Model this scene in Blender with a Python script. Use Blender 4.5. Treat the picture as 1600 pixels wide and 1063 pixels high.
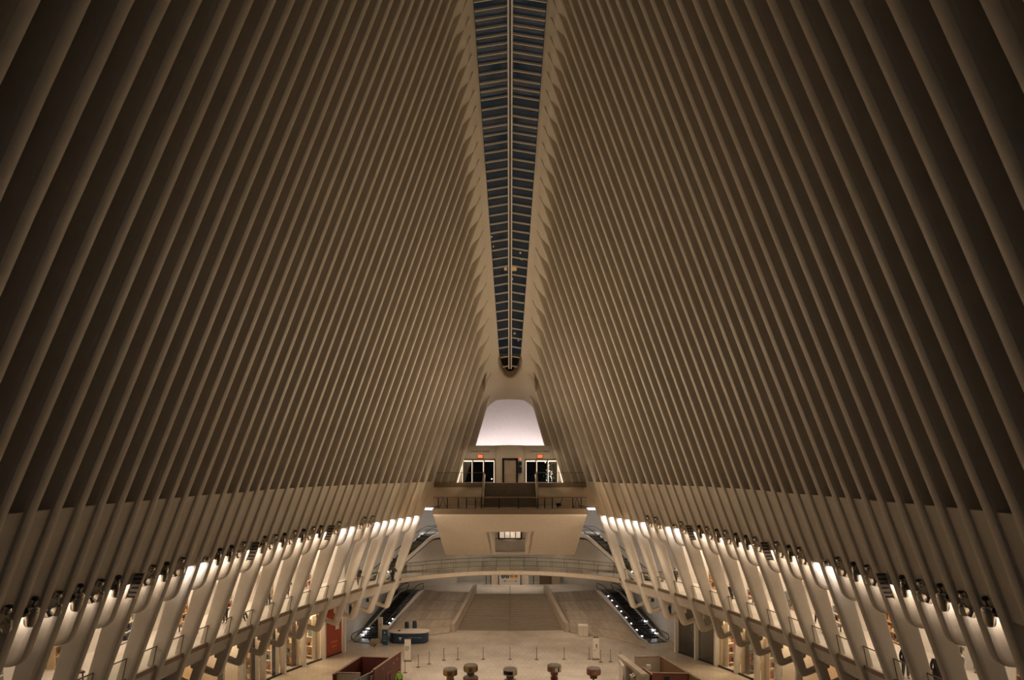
import bpy, math, random
from mathutils import Vector, Matrix
random.seed(7)
PI = math.pi
for o in list(bpy.data.objects): bpy.data.objects.remove(o)
SC = bpy.context.scene
COL = SC.collection
F, CX, HY, EYE = 1067.0, 797.0, 740.0, 18.0      # focal length in px, axis column, horizon row, eye height

# ------------------------------------------------------------------ camera, world, exposure
cam_d = bpy.data.cameras.new('camera'); cam = bpy.data.objects.new('camera', cam_d); COL.objects.link(cam)
cam.location = (0, 0, EYE); cam.rotation_euler = (PI/2, 0, 0)
cam_d.sensor_width = 36; cam_d.lens = 36*F/1600
cam_d.shift_x = (800-CX)/1600; cam_d.shift_y = (HY-531.5)/1600
cam_d.clip_start = .1; cam_d.clip_end = 900
SC.camera = cam
W = bpy.data.worlds.new('night_sky'); SC.world = W; W.use_nodes = True
bg = W.node_tree.nodes['Background']; bg.inputs[0].default_value = (.055, .072, .082, 1); bg.inputs[1].default_value = .19
SC.view_settings.view_transform = 'Standard'; SC.view_settings.look = 'None'
SC.view_settings.gamma = 1; SC.view_settings.use_curve_mapping = False
SC.view_settings.exposure = 0.12
SC.cycles.max_bounces = 7; SC.cycles.diffuse_bounces = 4; SC.cycles.glossy_bounces = 3
SC.cycles.transparent_max_bounces = 12; SC.cycles.caustics_reflective = False; SC.cycles.caustics_refractive = False
SC.cycles.sample_clamp_indirect = 4

WARM, COOL = (1, .755, .49), (1, .92, .88)
def area(loc, rot, sx, sy, power, col=WARM, spread=PI):
    l = bpy.data.lights.new('lamp_light', 'AREA'); l.shape = 'RECTANGLE'; l.size = sx; l.size_y = sy
    l.energy = power; l.color = col; l.spread = spread
    o = bpy.data.objects.new('lamp_light', l); COL.objects.link(o); o.location = loc; o.rotation_euler = rot
    return o
def spot(loc, target, power, size, col=WARM, blend=.8, rad=.25):
    l = bpy.data.lights.new('spot_light', 'SPOT'); l.energy = power; l.color = col; l.spot_size = size; l.spot_blend = blend; l.shadow_soft_size = rad
    o = bpy.data.objects.new('spot_light', l); COL.objects.link(o); o.location = loc
    o.rotation_euler = (Vector(target)-Vector(loc)).to_track_quat('-Z', 'Y').to_euler()
    return o

# ------------------------------------------------------------------ materials
MATS = {}
def mat(name, col, rough=.6, metal=0, var=.06, scale=3, emit=None, estr=0, bump=0, spec=None):
    if name in MATS: return MATS[name]
    m = bpy.data.materials.new(name); m.use_nodes = True; N = m.node_tree; b = N.nodes['Principled BSDF']
    b.inputs['Roughness'].default_value = rough; b.inputs['Metallic'].default_value = metal
    if spec is not None: b.inputs['Specular IOR Level'].default_value = spec
    if var > 0:
        tc = N.nodes.new('ShaderNodeTexCoord'); nz = N.nodes.new('ShaderNodeTexNoise'); nz.inputs['Scale'].default_value = scale
        nz.inputs['Detail'].default_value = 5
        rp = N.nodes.new('ShaderNodeValToRGB'); rp.color_ramp.elements[0].position = .3; rp.color_ramp.elements[1].position = .7
        rp.color_ramp.elements[0].color = tuple(c*(1-var) for c in col)+(1,); rp.color_ramp.elements[1].color = tuple(min(1, c*(1+var)) for c in col)+(1,)
        N.links.new(tc.outputs['Object'], nz.inputs['Vector']); N.links.new(nz.outputs['Fac'], rp.inputs[0]); N.links.new(rp.outputs[0], b.inputs['Base Color'])
        if bump:
            bp = N.nodes.new('ShaderNodeBump'); bp.inputs['Strength'].default_value = bump; bp.inputs['Distance'].default_value = .02
            N.links.new(nz.outputs['Fac'], bp.inputs['Height']); N.links.new(bp.outputs[0], b.inputs['Normal'])
    else: b.inputs['Base Color'].default_value = tuple(col)+(1,)
    if emit:
        b.inputs['Emission Color'].default_value = tuple(emit)+(1,); b.inputs['Emission Strength'].default_value = estr
    MATS[name] = m; return m
def tile_mat(name, c1, c2, mortar, bw, bh, rough=.35, off=.5, msize=.008):
    if name in MATS: return MATS[name]
    m = bpy.data.materials.new(name); m.use_nodes = True; N = m.node_tree; b = N.nodes['Principled BSDF']; b.inputs['Roughness'].default_value = rough
    tc = N.nodes.new('ShaderNodeTexCoord'); br = N.nodes.new('ShaderNodeTexBrick'); br.offset = off
    br.inputs['Color1'].default_value = c1+(1,); br.inputs['Color2'].default_value = c2+(1,); br.inputs['Mortar'].default_value = mortar+(1,)
    br.inputs['Scale'].default_value = 1; br.inputs['Brick Width'].default_value = bw; br.inputs['Row Height'].default_value = bh; br.inputs['Mortar Size'].default_value = msize
    nz = N.nodes.new('ShaderNodeTexNoise'); nz.inputs['Scale'].default_value = .35; nz.inputs['Detail'].default_value = 8
    rp = N.nodes.new('ShaderNodeValToRGB'); rp.color_ramp.elements[0].color = (.78,.76,.74,1); rp.color_ramp.elements[1].color = (1,1,1,1)
    rp.color_ramp.elements[0].position = .35; rp.color_ramp.elements[1].position = .6
    mx = N.nodes.new('ShaderNodeMix'); mx.data_type = 'RGBA'; mx.blend_type = 'MULTIPLY'; mx.inputs[0].default_value = 1
    N.links.new(tc.outputs['Object'], br.inputs['Vector']); N.links.new(tc.outputs['Object'], nz.inputs['Vector']); N.links.new(nz.outputs['Fac'], rp.inputs[0])
    N.links.new(br.outputs['Color'], mx.inputs[6]); N.links.new(rp.outputs[0], mx.inputs[7]); N.links.new(mx.outputs[2], b.inputs['Base Color'])
    MATS[name] = m; return m
def glass_mat(name, tint=(.9,.92,.92), gloss=.09):
    m = bpy.data.materials.new(name); m.use_nodes = True; N = m.node_tree; N.nodes.remove(N.nodes['Principled BSDF']); out = N.nodes['Material Output']
    t = N.nodes.new('ShaderNodeBsdfTransparent'); t.inputs[0].default_value = tint+(1,)
    g = N.nodes.new('ShaderNodeBsdfGlossy'); g.inputs['Roughness'].default_value = .04
    fr = N.nodes.new('ShaderNodeLayerWeight'); fr.inputs[0].default_value = .25
    mr = N.nodes.new('ShaderNodeMath'); mr.operation = 'MULTIPLY_ADD'; mr.inputs[1].default_value = .22; mr.inputs[2].default_value = gloss*.5
    mx = N.nodes.new('ShaderNodeMixShader'); N.links.new(fr.outputs['Facing'], mr.inputs[0]); N.links.new(mr.outputs[0], mx.inputs[0])
    N.links.new(t.outputs[0], mx.inputs[1]); N.links.new(g.outputs[0], mx.inputs[2]); N.links.new(mx.outputs[0], out.inputs[0])
    MATS[name] = m; return m
RIB = mat('white_steel_paint', (.72,.655,.565), .5, var=.05, scale=1.3)
INF = mat('white_panel_paint', (.70,.635,.54), .55, var=.06, scale=.8)
SHELL = mat('ridge_paint', (.72,.655,.565), .5, var=.04, scale=.7)
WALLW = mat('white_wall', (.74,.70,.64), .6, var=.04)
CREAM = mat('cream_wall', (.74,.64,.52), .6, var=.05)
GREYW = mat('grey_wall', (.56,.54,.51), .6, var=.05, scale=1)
OUT = mat('outer_skin', (.10,.10,.10), .8, var=.1)
FLOOR = tile_mat('marble_floor', (.66,.585,.49), (.60,.53,.44), (.34,.285,.225), .46, .92, .3, .5, .011)
FLOORM = tile_mat('mezzanine_floor', (.78,.72,.64), (.74,.68,.60), (.55,.5,.45), 1.2, .6, .3)
STONE = mat('marble_panel', (.46,.385,.305), .35, var=.12, scale=.9)
STONE2 = mat('marble_panel_dark', (.40,.33,.26), .35, var=.12, scale=.9)
STEP = mat('stair_stone', (.25,.20,.155), .5, var=.1, scale=2)
DSTEP = mat('dark_stair_stone', (.20,.165,.13), .5, var=.1, scale=2)
NOSING = mat('stair_nosing', (.34,.28,.22), .5, var=.05)
BAND = mat('bronze_band', (.26,.19,.125), .45, metal=.3, var=.1)
DARK = mat('dark_metal', (.05,.047,.045), .35, metal=.6, var=.1)
BLACK = mat('black_rubber', (.018,.018,.02), .4, var=.1)
STEEL = mat('brushed_steel', (.62,.58,.53), .25, metal=1, var=.08, scale=6)
SILVER = mat('polished_aluminium', (.66,.60,.52), .2, metal=1, var=.06)
LENS = mat('lamp_lens', (.02,.035,.05), .12, var=0)
GLOSSB = mat('glossy_black_panel', (.012,.013,.02), .1, var=0)
KRED = mat('dark_red_panel', (.125,.028,.02), .5, var=.1)
MAROON = mat('maroon_panel', (.11,.024,.02), .5, var=.1)
RED = mat('red_panel', (.33,.058,.025), .45, var=.06)
BRICKR = mat('terracotta_panel', (.24,.085,.05), .5, var=.06)
BROWN = mat('brown_panel', (.30,.18,.09), .5, var=.1)
TAN = mat('tan_panel', (.42,.34,.25), .55, var=.06)
NAVY = mat('navy_panel', (.012,.035,.065), .4, var=.08)
BLUE = mat('blue_panel', (.015,.075,.13), .4, var=.06)
WOOD = mat('pale_wood', (.55,.40,.25), .5, var=.14, scale=5)
DWOOD = mat('dark_wood', (.12,.075,.045), .5, var=.15, scale=5)
BRASS = mat('bronze_post', (.20,.13,.075), .35, metal=.6, var=.05)
PAPER = mat('sign_paper', (.68,.62,.54), .6, var=.02)
INK = mat('dark_ink', (.03,.03,.03), .6, var=0)
WHITEINK = mat('white_ink', (.8,.78,.75), .6, var=0)
YELLOW = mat('mustard_panel', (.27,.175,.055), .5, var=.1)
ORANGE = mat('orange_print', (.75,.33,.05), .5, var=0)
GREEN = mat('dark_green_print', (.015,.05,.045), .5, var=0)
GLASS = glass_mat('clear_glass', (.95,.96,.95), .03)
DGLASS = glass_mat('tinted_glass', (.55,.55,.52), .12)
SKYG = glass_mat('skylight_glass', (.80,.86,.9), .05)
LAMPW = mat('lit_strip_white', (.8,.8,.8), .5, var=0, emit=(1,.92,.9), estr=9)
LAMPY = mat('lit_strip_warm', (.8,.7,.6), .5, var=0, emit=(1,.80,.58), estr=1.5)
EXITM = mat('exit_sign_face', (.6,.1,.05), .5, var=0, emit=(1,.16,.05), estr=1.1)
DOT = mat('skirt_reflection', (.8,.8,.8), .5, var=0, emit=(.95,.93,1), estr=14)  # glow standing in for lamp reflections on the escalator skirting
def tint(name, c, rough=.7): return mat(name, c, rough, var=.08)

# ------------------------------------------------------------------ mesh helpers
class MB:
    def __init__(s): s.v = []; s.f = []
    def add(s, vs, fs):
        n = len(s.v); s.v += [tuple(v) for v in vs]; s.f += [tuple(n+i for i in f) for f in fs]; return s
    def box(s, a, b):
        (x0,y0,z0),(x1,y1,z1) = [tuple(map(min, zip(a,b))), tuple(map(max, zip(a,b)))]
        return s.add([(x0,y0,z0),(x1,y0,z0),(x1,y1,z0),(x0,y1,z0),(x0,y0,z1),(x1,y0,z1),(x1,y1,z1),(x0,y1,z1)],
                     [(0,3,2,1),(4,5,6,7),(0,1,5,4),(1,2,6,5),(2,3,7,6),(3,0,4,7)])
    def cbox(s, c, d): return s.box([c[i]-d[i]/2 for i in range(3)], [c[i]+d[i]/2 for i in range(3)])
    def bbox(s, a, b, e=.02):                              # box with a bevelled rim
        (x0,y0,z0),(x1,y1,z1) = [tuple(map(min, zip(a,b))), tuple(map(max, zip(a,b)))]
        r = [(x0+e,y0),(x1-e,y0),(x1,y0+e),(x1,y1-e),(x1-e,y1),(x0+e,y1),(x0,y1-e),(x0,y0+e)]
        return s.loft([[(x,y,z0) for x,y in r], [(x,y,z1-e) for x,y in r],
                       [(x0+e+(x-x0)/(x1-x0)*(x1-x0-2*e), y0+e+(y-y0)/(y1-y0)*(y1-y0-2*e), z1) for x,y in r]])
    def loft(s, rings, cap=True, closed=True):
        n = len(rings[0]); vs = [p for r in rings for p in r]; fs = []
        for k in range(len(rings)-1):
            for j in range(n if closed else n-1):
                j2 = (j+1) % n; fs.append((k*n+j, k*n+j2, (k+1)*n+j2, (k+1)*n+j))
        if cap and closed: fs += [tuple(range(n-1,-1,-1)), tuple((len(rings)-1)*n+j for j in range(n))]
        return s.add(vs, fs)
    def prism(s, poly, h, axis):                           # closed polygon of 3d points swept by vector h
        h = Vector(h); return s.loft([[tuple(p) for p in poly], [tuple(Vector(p)+h) for p in poly]])
    def tube(s, pts, r, n=8, closed=False):
        pts = [Vector(p) for p in pts]; rings = []
        for k, p in enumerate(pts):
            a = pts[k-1] if (k or closed) else p; b = pts[(k+1) % len(pts)] if (k < len(pts)-1 or closed) else p
            t = (b-a).normalized(); u = t.cross(Vector((0,0,1)))
            if u.length < .05: u = t.cross(Vector((0,1,0)))
            u.normalize(); w = u.cross(t); rr = r[k] if isinstance(r, (list,tuple)) else r
            rings.append([tuple(p+u*math.cos(2*PI*j/n)*rr+w*math.sin(2*PI*j/n)*rr) for j in range(n)])
        if closed: rings.append(rings[0])
        return s.loft(rings, cap=not closed)
    def lathe(s, prof, c=(0,0,0), n=16, M=None):
        rings = []
        for r, z in prof:
            ring = [Vector((r*math.cos(2*PI*j/n), r*math.sin(2*PI*j/n), z)) for j in range(n)]
            if M: ring = [M @ p for p in ring]
            rings.append([tuple(p+Vector(c)) for p in ring])
        return s.loft(rings)
    def build(s, name, m, parent=None, smooth=None, **kw):
        me = bpy.data.meshes.new(name); me.from_pydata(s.v, [], s.f); me.materials.append(m)
        if smooth is not None:
            me.polygons.foreach_set('use_smooth', [True]*len(me.polygons)); me.set_sharp_from_angle(angle=math.radians(smooth))
        me.update()
        return link(name, me, parent, **kw)
def link(name, me, parent=None, loc=None, rot=None, **kw):
    o = bpy.data.objects.new(name, me); COL.objects.link(o)
    if parent: o.parent = parent
    if loc: o.location = loc
    if rot: o.rotation_euler = rot
    for k, v in kw.items(): o[k] = v
    return o
def thing(name, label, cat, loc=(0,0,0), rz=0, group=None):
    o = bpy.data.objects.new(name, None); COL.objects.link(o); o.location = loc; o.rotation_euler = (0,0,rz)
    o['label'] = label; o['category'] = cat
    if group: o['group'] = group
    return o
def struct(name, loc=(0,0,0), label=None):
    o = bpy.data.objects.new(name, None); COL.objects.link(o); o.location = loc; o['kind'] = 'structure'
    if label: o['label'] = label
    return o
def P(px, py, Y): return Vector(((px-CX)*Y/F, Y, EYE-(py-HY)*Y/F))
def G(px, py, z=0):                                        # the point of a level plane under a pixel
    Y = (EYE-z)*F/(py-HY); return P(px, py, Y)
def wbox(mb, a, b, z0, z1, t):                             # upright slab between two plan points
    a, b = Vector((a[0],a[1])), Vector((b[0],b[1])); d = (b-a).normalized(); n = Vector((-d.y,d.x))*t/2
    q = [a+n, b+n, b-n, a-n]
    return mb.loft([[(p.x,p.y,z0) for p in q], [(p.x,p.y,z1) for p in q]])
def text(name, body, size, m, parent, loc, rot, ext=.004, sx=1):
    c = bpy.data.curves.new(name, 'FONT'); c.body = body; c.size = size; c.align_x = 'CENTER'; c.align_y = 'CENTER'; c.extrude = ext; c.resolution_u = 2
    c.materials.append(m); t = bpy.data.objects.new(name, c); COL.objects.link(t); dg = bpy.context.evaluated_depsgraph_get()
    me = bpy.data.meshes.new_from_object(t.evaluated_get(dg)); bpy.data.objects.remove(t)
    o = link(name, me, parent, loc, rot); o.scale = (sx,1,1); return o
def lerp(a, b, t): return a+(b-a)*t
def interp(x, xs, ys):
    if x <= xs[0]: k = 0
    elif x >= xs[-1]: k = len(xs)-2
    else: k = max(j for j in range(len(xs)-1) if xs[j] <= x)
    return lerp(ys[k], ys[k+1], (x-xs[k])/(xs[k+1]-xs[k]))
def ordinal(n):
    W_ = ['first','second','third','fourth','fifth','sixth','seventh','eighth','ninth','tenth','eleventh','twelfth','thirteenth','fourteenth','fifteenth','sixteenth',
          'seventeenth','eighteenth','nineteenth','twentieth','twenty-first','twenty-second','twenty-third','twenty-fourth','twenty-fifth','twenty-sixth','twenty-seventh','twenty-eighth','twenty-ninth','thirtieth','thirty-first','thirty-second','thirty-third','thirty-fourth','thirty-fifth']
    return W_[n]

# ------------------------------------------------------------------ rib geometry (read off the photograph, rib 0 far .. rib 43 near)
I0, I1 = -5, 43
def YR(i): return 66.6-1.26*i
GB = {35:(6,805),34:(52.5,800),33:(92.6,795.5),32:(129,792),31:(161.5,789),30:(191.5,786),29:(220,784),28:(245,781),27:(270,779),26:(291.6,777),25:(313,775),
      24:(333.5,773),23:(352,772),22:(370.5,770.5),21:(387.5,769),20:(404,767),19:(420,765.5),18:(436,764.3),17:(451,763.5),16:(466,762.5),15:(480,761.5),14:(494,760.7),
      13:(508,760),12:(520,759.5),11:(533,759),10:(546,758),9:(558,757.6),8:(571,757),7:(583,756.5),6:(596,756),5:(608,755.7),4:(620,755.3),3:(631,755),2:(643,754.5),1:(655,754),0:(667,753),
      -1:(678,753),-2:(689.5,753),-3:(701,753),-4:(714,753),-5:(727,753)}
M330 = {38:50,37:109,36:161,35:209,34:250,33:286,32:317,31:347,30:374,29:401,28:425,27:446,26:466.6,25:486,24:503,23:520.6,22:536.6,21:552,20:568,19:582.6,18:596,17:610}
T0 = {40:47,39:130,38:201,37:259,36:309,35:355,34:392,33:428,32:458,31:486,30:510.6,29:535.8,28:556,27:577,26:596,25:614,24:631.5,23:647,22:662,21:677,20:691,19:705.5,18:719.5}
TIP = {-5:(764,627),-4:(763,597),-3:(761.5,568),-2:(760,540),-1:(758.5,512),0:(757,485),1:(755,458),2:(753,431.5),3:(751.5,404.5),4:(749,378),5:(747.3,351),6:(745,325),7:(743.5,297),
       8:(742,269),9:(740,243),10:(737.7,217.6),11:(736.5,188),12:(734,163),13:(732,135),14:(729.6,107.6),15:(727,81),16:(725,52.5),17:(722,25)}
def w(i, p): q = P(p[0], p[1], YR(i)); return (-q.x, q.z)          # half-width (positive), height
gbw = {i: w(i, GB[i]) for i in GB}
d1 = (gbw[35][0]-gbw[29][0])/6; d2 = ((gbw[35][0]-gbw[32][0])-(gbw[32][0]-gbw[29][0]))/9
for i in range(36, I1+1):
    k = i-35; gbw[i] = (gbw[35][0]+d1*.75*k+d2*.5*k*k, gbw[35][1]-.035*k)
tipw = {i: w(i, TIP[i]) for i in TIP}
for i in range(18, I1+1):
    tipw[i] = (interp(i, [17,22,30,43], [tipw[17][0],3.22,3.24,3.24]), EYE+1.2*interp(i, [17,20,25,30,35,40,43], [25.2,26.05,26.5,26.0,24.4,21.4,19.0]))
def inner_pts(i):                                                  # nose line from gap bottom to tip, (X, Z)
    pts = [gbw[i]]
    if i <= 17:
        pts.append(tipw[i])
    else:
        if i in M330: pts.append(w(i, (M330[i], 330)))
        if i in T0: pts.append(w(i, (T0[i], 0)))
        if i > 40: pts.append((gbw[i][0]-.44*9, gbw[i][1]+9)); 
        pts.append(tipw[i])
    return pts
def ND(i): return 4.2+.036*i                                        # drop of the arch panel's lower edge
def TD(i): return interp(i, [0,10,20,30,43], [5.8,6.07,6.48,7.27,8.4])
FOOT_DX, FOOT_Z, MEZ = 4.5, 4.45, 7.45
def inX(i, z):                                                     # nose line half-width at any height
    fi = math.floor(i); t = i-fi
    def one(k):
        k = min(max(k, I0), I1)
        gx, gz = gbw[k]
        if z <= gz:
            sl = FOOT_DX/(gz-FOOT_Z); return gx+(gz-z)*sl
        p = inner_pts(k)
        return interp(z, [q[1] for q in p], [q[0] for q in p])
    return lerp(one(fi), one(fi+1), t) if t else one(fi)

def round_poly(pts, n=5):                                          # (x, z, corner radius) -> rounded outline
    out = []; m = len(pts)
    for k in range(m):
        p = Vector(pts[k][:2]); r = pts[k][2]
        a, b = Vector(pts[k-1][:2]), Vector(pts[(k+1) % m][:2])
        if r <= 0: out.append(p); continue
        da, db = (a-p), (b-p); r = min(r, da.length*.48, db.length*.48); da.normalize(); db.normalize()
        for j in range(n+1):
            t = j/n; out.append((p+da*r)*(1-t)**2+p*2*t*(1-t)+(p+db*r)*t*t)
    return out
def pillow(poly, t, a, ins):                                       # plate in the X-Z plane with a rounded rim; ins: per-vertex rim factor
    m = len(poly); N = []
    area2 = sum(poly[k-1].x*poly[k].y-poly[k].x*poly[k-1].y for k in range(m)); sg = 1 if area2 > 0 else -1
    for k in range(m):
        e1 = (poly[k]-poly[k-1]); e2 = (poly[(k+1) % m]-poly[k])
        n1 = Vector((-e1.y, e1.x)).normalized() if e1.length > 1e-6 else Vector((0,0)); n2 = Vector((-e2.y, e2.x)).normalized() if e2.length > 1e-6 else n1
        n = n1+n2; N.append((n.normalized() if n.length > 1e-6 else n1)*sg)
    rings = []
    for u, c in ((-1,1),(-.97,.58),(-.86,.24),(-.58,.06),(0,0),(.58,.06),(.86,.24),(.97,.58),(1,1)):
        rings.append([(p.x+n.x*a*f*c, t*u, p.y+n.y*a*f*c) for p, n, f in zip(poly, N, ins)])
    mb = MB(); mb.loft(rings); return mb
T_RIB = .27
def rib_outline(i):
    top = [(x, z) for x, z in reversed(inner_pts(i))]              # tip .. gap bottom
    tx, tz = top[0]
    # smooth the nose line
    zs = [p[1] for p in inner_pts(i)]; xs = [p[0] for p in inner_pts(i)]
    line = []
    for k in range(11):
        z = lerp(tz, gbw[i][1], k/10)
        x = (interp(z+.9, zs, xs)+interp(z, zs, xs)*2+interp(z-.9, zs, xs))/4 if 0 < k < 10 else interp(z, zs, xs)
        line.append((x, z, 0))
    sl = (line[0][0]-line[1][0])/(line[0][1]-line[1][1])
    line = [(tx-.42, tz+.95, 0)]+line                              # runs on into the ridge shell
    D = 1.75
    if i < -1:                                                     # the last ribs stand on the upper landing
        zb = 17.04; line.append((inX(i, zb), zb, 0)); out = [(inX(i, zb)+1.1, zb, 0)]
        out += [(gbw[i][0]+1.2, gbw[i][1]+1, 0), (tx+1.3, tz+.2, 0), (tx+.9, tz+.9, 0)]
        nin = len(line)
        return line+out, nin
    zb = EYE-TD(i)
    if i % 2 == 0:                                                 # ends in a rounded tongue
        line.append((inX(i, zb), zb, .85)); out = [(inX(i, zb)+1.22, zb, .2), (inX(i, EYE-ND(i))+1.25, EYE-ND(i), 0)]
    else:                                                          # runs down into a leg with a hooked foot
        xf = inX(i, FOOT_Z); hz = 6.38
        line.append((inX(i, MEZ), MEZ, 0)); line.append((xf, FOOT_Z, .5))
        out = [(xf+1.9, FOOT_Z+.74, 0), (xf+1.9, FOOT_Z+1.16, 0), (xf+.44, FOOT_Z+.52, .2), (inX(i, hz)+.66, hz, .3), (xf+1.95, 6.08, 0), (xf+1.95, MEZ-.12, 0),
               (inX(i, MEZ)+.84, MEZ-.1, .1), (inX(i, zb)+1.06, zb, 0), (inX(i, EYE-ND(i))+1.25, EYE-ND(i), 0)]
    out += [(gbw[i][0]+D, gbw[i][1]+1, 0)]
    for k in (8, 6, 4, 2): out.append((line[k+1][0]+D, line[k+1][1]+.4, 0))
    out += [(tx+D, tz+.3, 0), (tx+1.2, tz+.95, 0)]
    return line+out, len(line)
walls = {}
for side, sn in ((-1, 'left'), (1, 'right')): walls[side] = struct('wall_'+sn, label='ribbed %s side of the vault, close-set white steel ribs' % sn)
for i in range(I0, I1+1):
    pts, nin = rib_outline(i)
    poly = round_poly(pts, 6); ins = []
    for k, p in enumerate(pts): ins += [(1.0 if p[1] > gbw[i][1]-.5 else 1.15) if k < nin else .3]*(7 if p[2] > 0 else 1)
    a = .2
    mb = pillow(poly, T_RIB, a, ins)
    me = None
    for side in (-1, 1):
        m2 = MB(); m2.v = [(side*x, y, z) for x, y, z in mb.v]; m2.f = mb.f if side > 0 else [tuple(reversed(f)) for f in mb.f]
        o = m2.build('rib', RIB, walls[side], smooth=38, loc=(0, YR(i), 0))
        for pl in o.data.polygons:
            if len(pl.vertices) > 8: pl.use_smooth = False
# arch panels closing the gaps low down, outer skin, ridge shell
for side in (-1, 1):
    st = [-1.3]+[j*.5 for j in range(-2, 2*I1+1)]
    rows = 7; mb = MB(); ringsets = []
    for i in st:
        y = YR(i); zt = lerp(gbw[max(I0, math.floor(i))][1], gbw[min(I1, math.floor(i)+1)][1], i-math.floor(i)); zb = EYE-ND(i); ring = []
        for k in range(rows):
            z = lerp(zt, zb, k/(rows-1)); d = lerp(.12, .17, k/(rows-1)); ring.append((side*(inX(i, z)+d), y, z))
        for k in range(rows-1, -1, -1):
            z = lerp(zt, zb, k/(rows-1)); ring.append((side*(inX(i, z)+1.15), y, z+ (.25 if k == rows-1 else 0)))
        ringsets.append(ring)
    mb.loft(ringsets); mb.build('arch_panel', INF, walls[side], smooth=40)
    mb = MB(); ringsets = []
    for i in range(I0-1, I1+1):
        y = YR(i); k = max(i, I0); g = gbw[k]; t = tipw[k]; p1 = (g[0]+1.7, g[1]-(3 if i >= 0 else .2)); p2 = (g[0]+1.72, g[1]+1)
        mid = [(interp(z, [q[1] for q in inner_pts(k)], [q[0] for q in inner_pts(k)])+1.72, z+.4) for z in (lerp(g[1], t[1], .25), lerp(g[1], t[1], .5), lerp(g[1], t[1], .75))]
        ring = [p1, p2]+mid+[(t[0]+1.7, t[1]+.4), (t[0]+1.0, t[1]+1.3)]
        ring = ring+[(x+.15, z+.1) for x, z in reversed(ring)]
        ringsets.append([(side*x, y, z) for x, z in ring])
    mb.loft(ringsets); mb.build('outer_skin', OUT, walls[side], smooth=40)
SKY = {}
for i in range(I0, I1+1):
    tx, tz = tipw[i]; zs = tz+1.44; y = YR(i); py = HY-(zs-EYE)*F/y
    hw = min(2.55, (CX-(740+41/560*py))*y/F) if i <= 17 else 2.5
    SKY[i] = (hw, zs)
SK_END = -4.35
def sky(i):
    fi = min(max(math.floor(i), I0), I1-1); return (lerp(SKY[fi][0], SKY[fi+1][0], i-fi), lerp(SKY[fi][1], SKY[fi+1][1], i-fi))
def sky_hw(i):
    hw, z = sky(i)
    if i < SK_END+.95: hw *= math.sqrt(max(0, 1-min(1,(SK_END+.95-i)/.95)**2))
    return hw
ceil = struct('ceiling', label='pale ridge shell along both sides of the skylight')
for side in (-1, 1):
    mb = MB(); rs = []; st = [-5.25,-5,-4.75,-4.5]+[SK_END+.12*k for k in range(1, 8)]+[k*.5 for k in range(-6, 2*I1+1)]
    for i in st:
        fi = min(max(math.floor(i), I0), I1-1); t = i-fi
        tx, tz = [lerp(tipw[fi][q], tipw[fi+1][q], t) for q in (0,1)]; hw, zs = sky(i); hw = sky_hw(i); hw = hw+.05 if hw > .01 else -.03
        e_ = min(1, max(0, (SK_END+.02-i)/.8)); zs -= .75*e_; m1 = (lerp(tx, hw, .30), lerp(tz, zs, .42+.40*e_)); m2 = (lerp(tx, hw, .62), lerp(tz, zs, .76+.21*e_))
        ring = [(tx+1.35, tz-1.4), (tx-.02, tz+.06), m1, m2, (hw, zs), (hw+.02, zs+.55), (tx+.8, tz+1.4), (tx+1.35, tz)]
        rs.append([(side*x, YR(i), z) for x, z in ring])
    mb.loft(rs); mb.build('ridge_shell', SHELL, ceil, smooth=50)
# end vault behind the skylight: swoops down to the glowing end wall
prof = [(72.9, 27.6, 2.9), (74.0, 26.9, 3.1), (75.2, 25.7, 3.5), (76.3, 24.0, 3.9), (77.1, 22.3, 4.3), (77.5, 20.9, 4.6), (77.6, 19.5, 4.9)]
mb = MB(); rs = []
for y, z, hw in prof:
    rs.append([(hw*s_, y-.35*s_*s_*hw*.5+.3, z-.55*abs(s_)**2.2*(1 if z > 24 else .25)) for s_ in [k/6-1 for k in range(13)]])
mb.loft(rs, cap=False, closed=False); mb.build('end_vault', mat('end_vault_paint', (.78,.72,.68), .55, var=.03), ceil, smooth=60)
mb = MB()
for s_ in (-1, 1): mb.prism([(s_*2.4, 70.9, 27.0), (s_*2.4, 70.9, 30.2), (s_*5.5, 78.4, 30.2), (s_*5.5, 78.4, 19.6)], (s_*.12, 0, 0), 0)
mb.build('end_vault_cheek', SHELL, ceil)
MB().box((-6, 70.9, 30.2), (6, 78.6, 30.5)).build('end_roof', OUT, ceil); MB().box((-9, 78.4, 14), (9, 78.7, 30.4)).build('end_back', OUT, ceil)

# ------------------------------------------------------------------ skylight
win = struct('window_1', label='long skylight of dark panes along the ridge')
step = .5; i = SK_END+.35; n = 0
pane_q = []
while i < 30:
    hw, z = sky(i); hw = sky_hw(i); hw2, z2 = sky(i+step); hw2 = sky_hw(i+step); y, y2 = YR(i), YR(i+step)
    rise = .36*hw/2.4
    for s_ in (-1, 1):
        if hw > .3:
            a, b = Vector((s_*.16, y, z+rise+.18)), Vector((s_*hw, y, z+.18))
            mb = MB(); d = Vector((0, .05, 0)); h = Vector((0, 0, -.13))
            mb.loft([[tuple(a-d), tuple(a+d), tuple(a+d*.8+h), tuple(a-d*.8+h)], [tuple(b-d), tuple(b+d), tuple(b+d*.8+h), tuple(b-d*.8+h)]])
            mb.build('glazing_bar', RIB, win)
        r2 = .36*hw2/2.4
        q = [(s_*.1, y, z+rise+.26), (s_*max(hw, .15), y, z+.26), (s_*hw2, y2, z2+.26), (s_*.1, y2, z2+r2+.26)]
        mb = MB(); mb.prism(q, (0,0,.03), 2); mb.build('pane', SKYG, win)
    i += step
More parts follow.
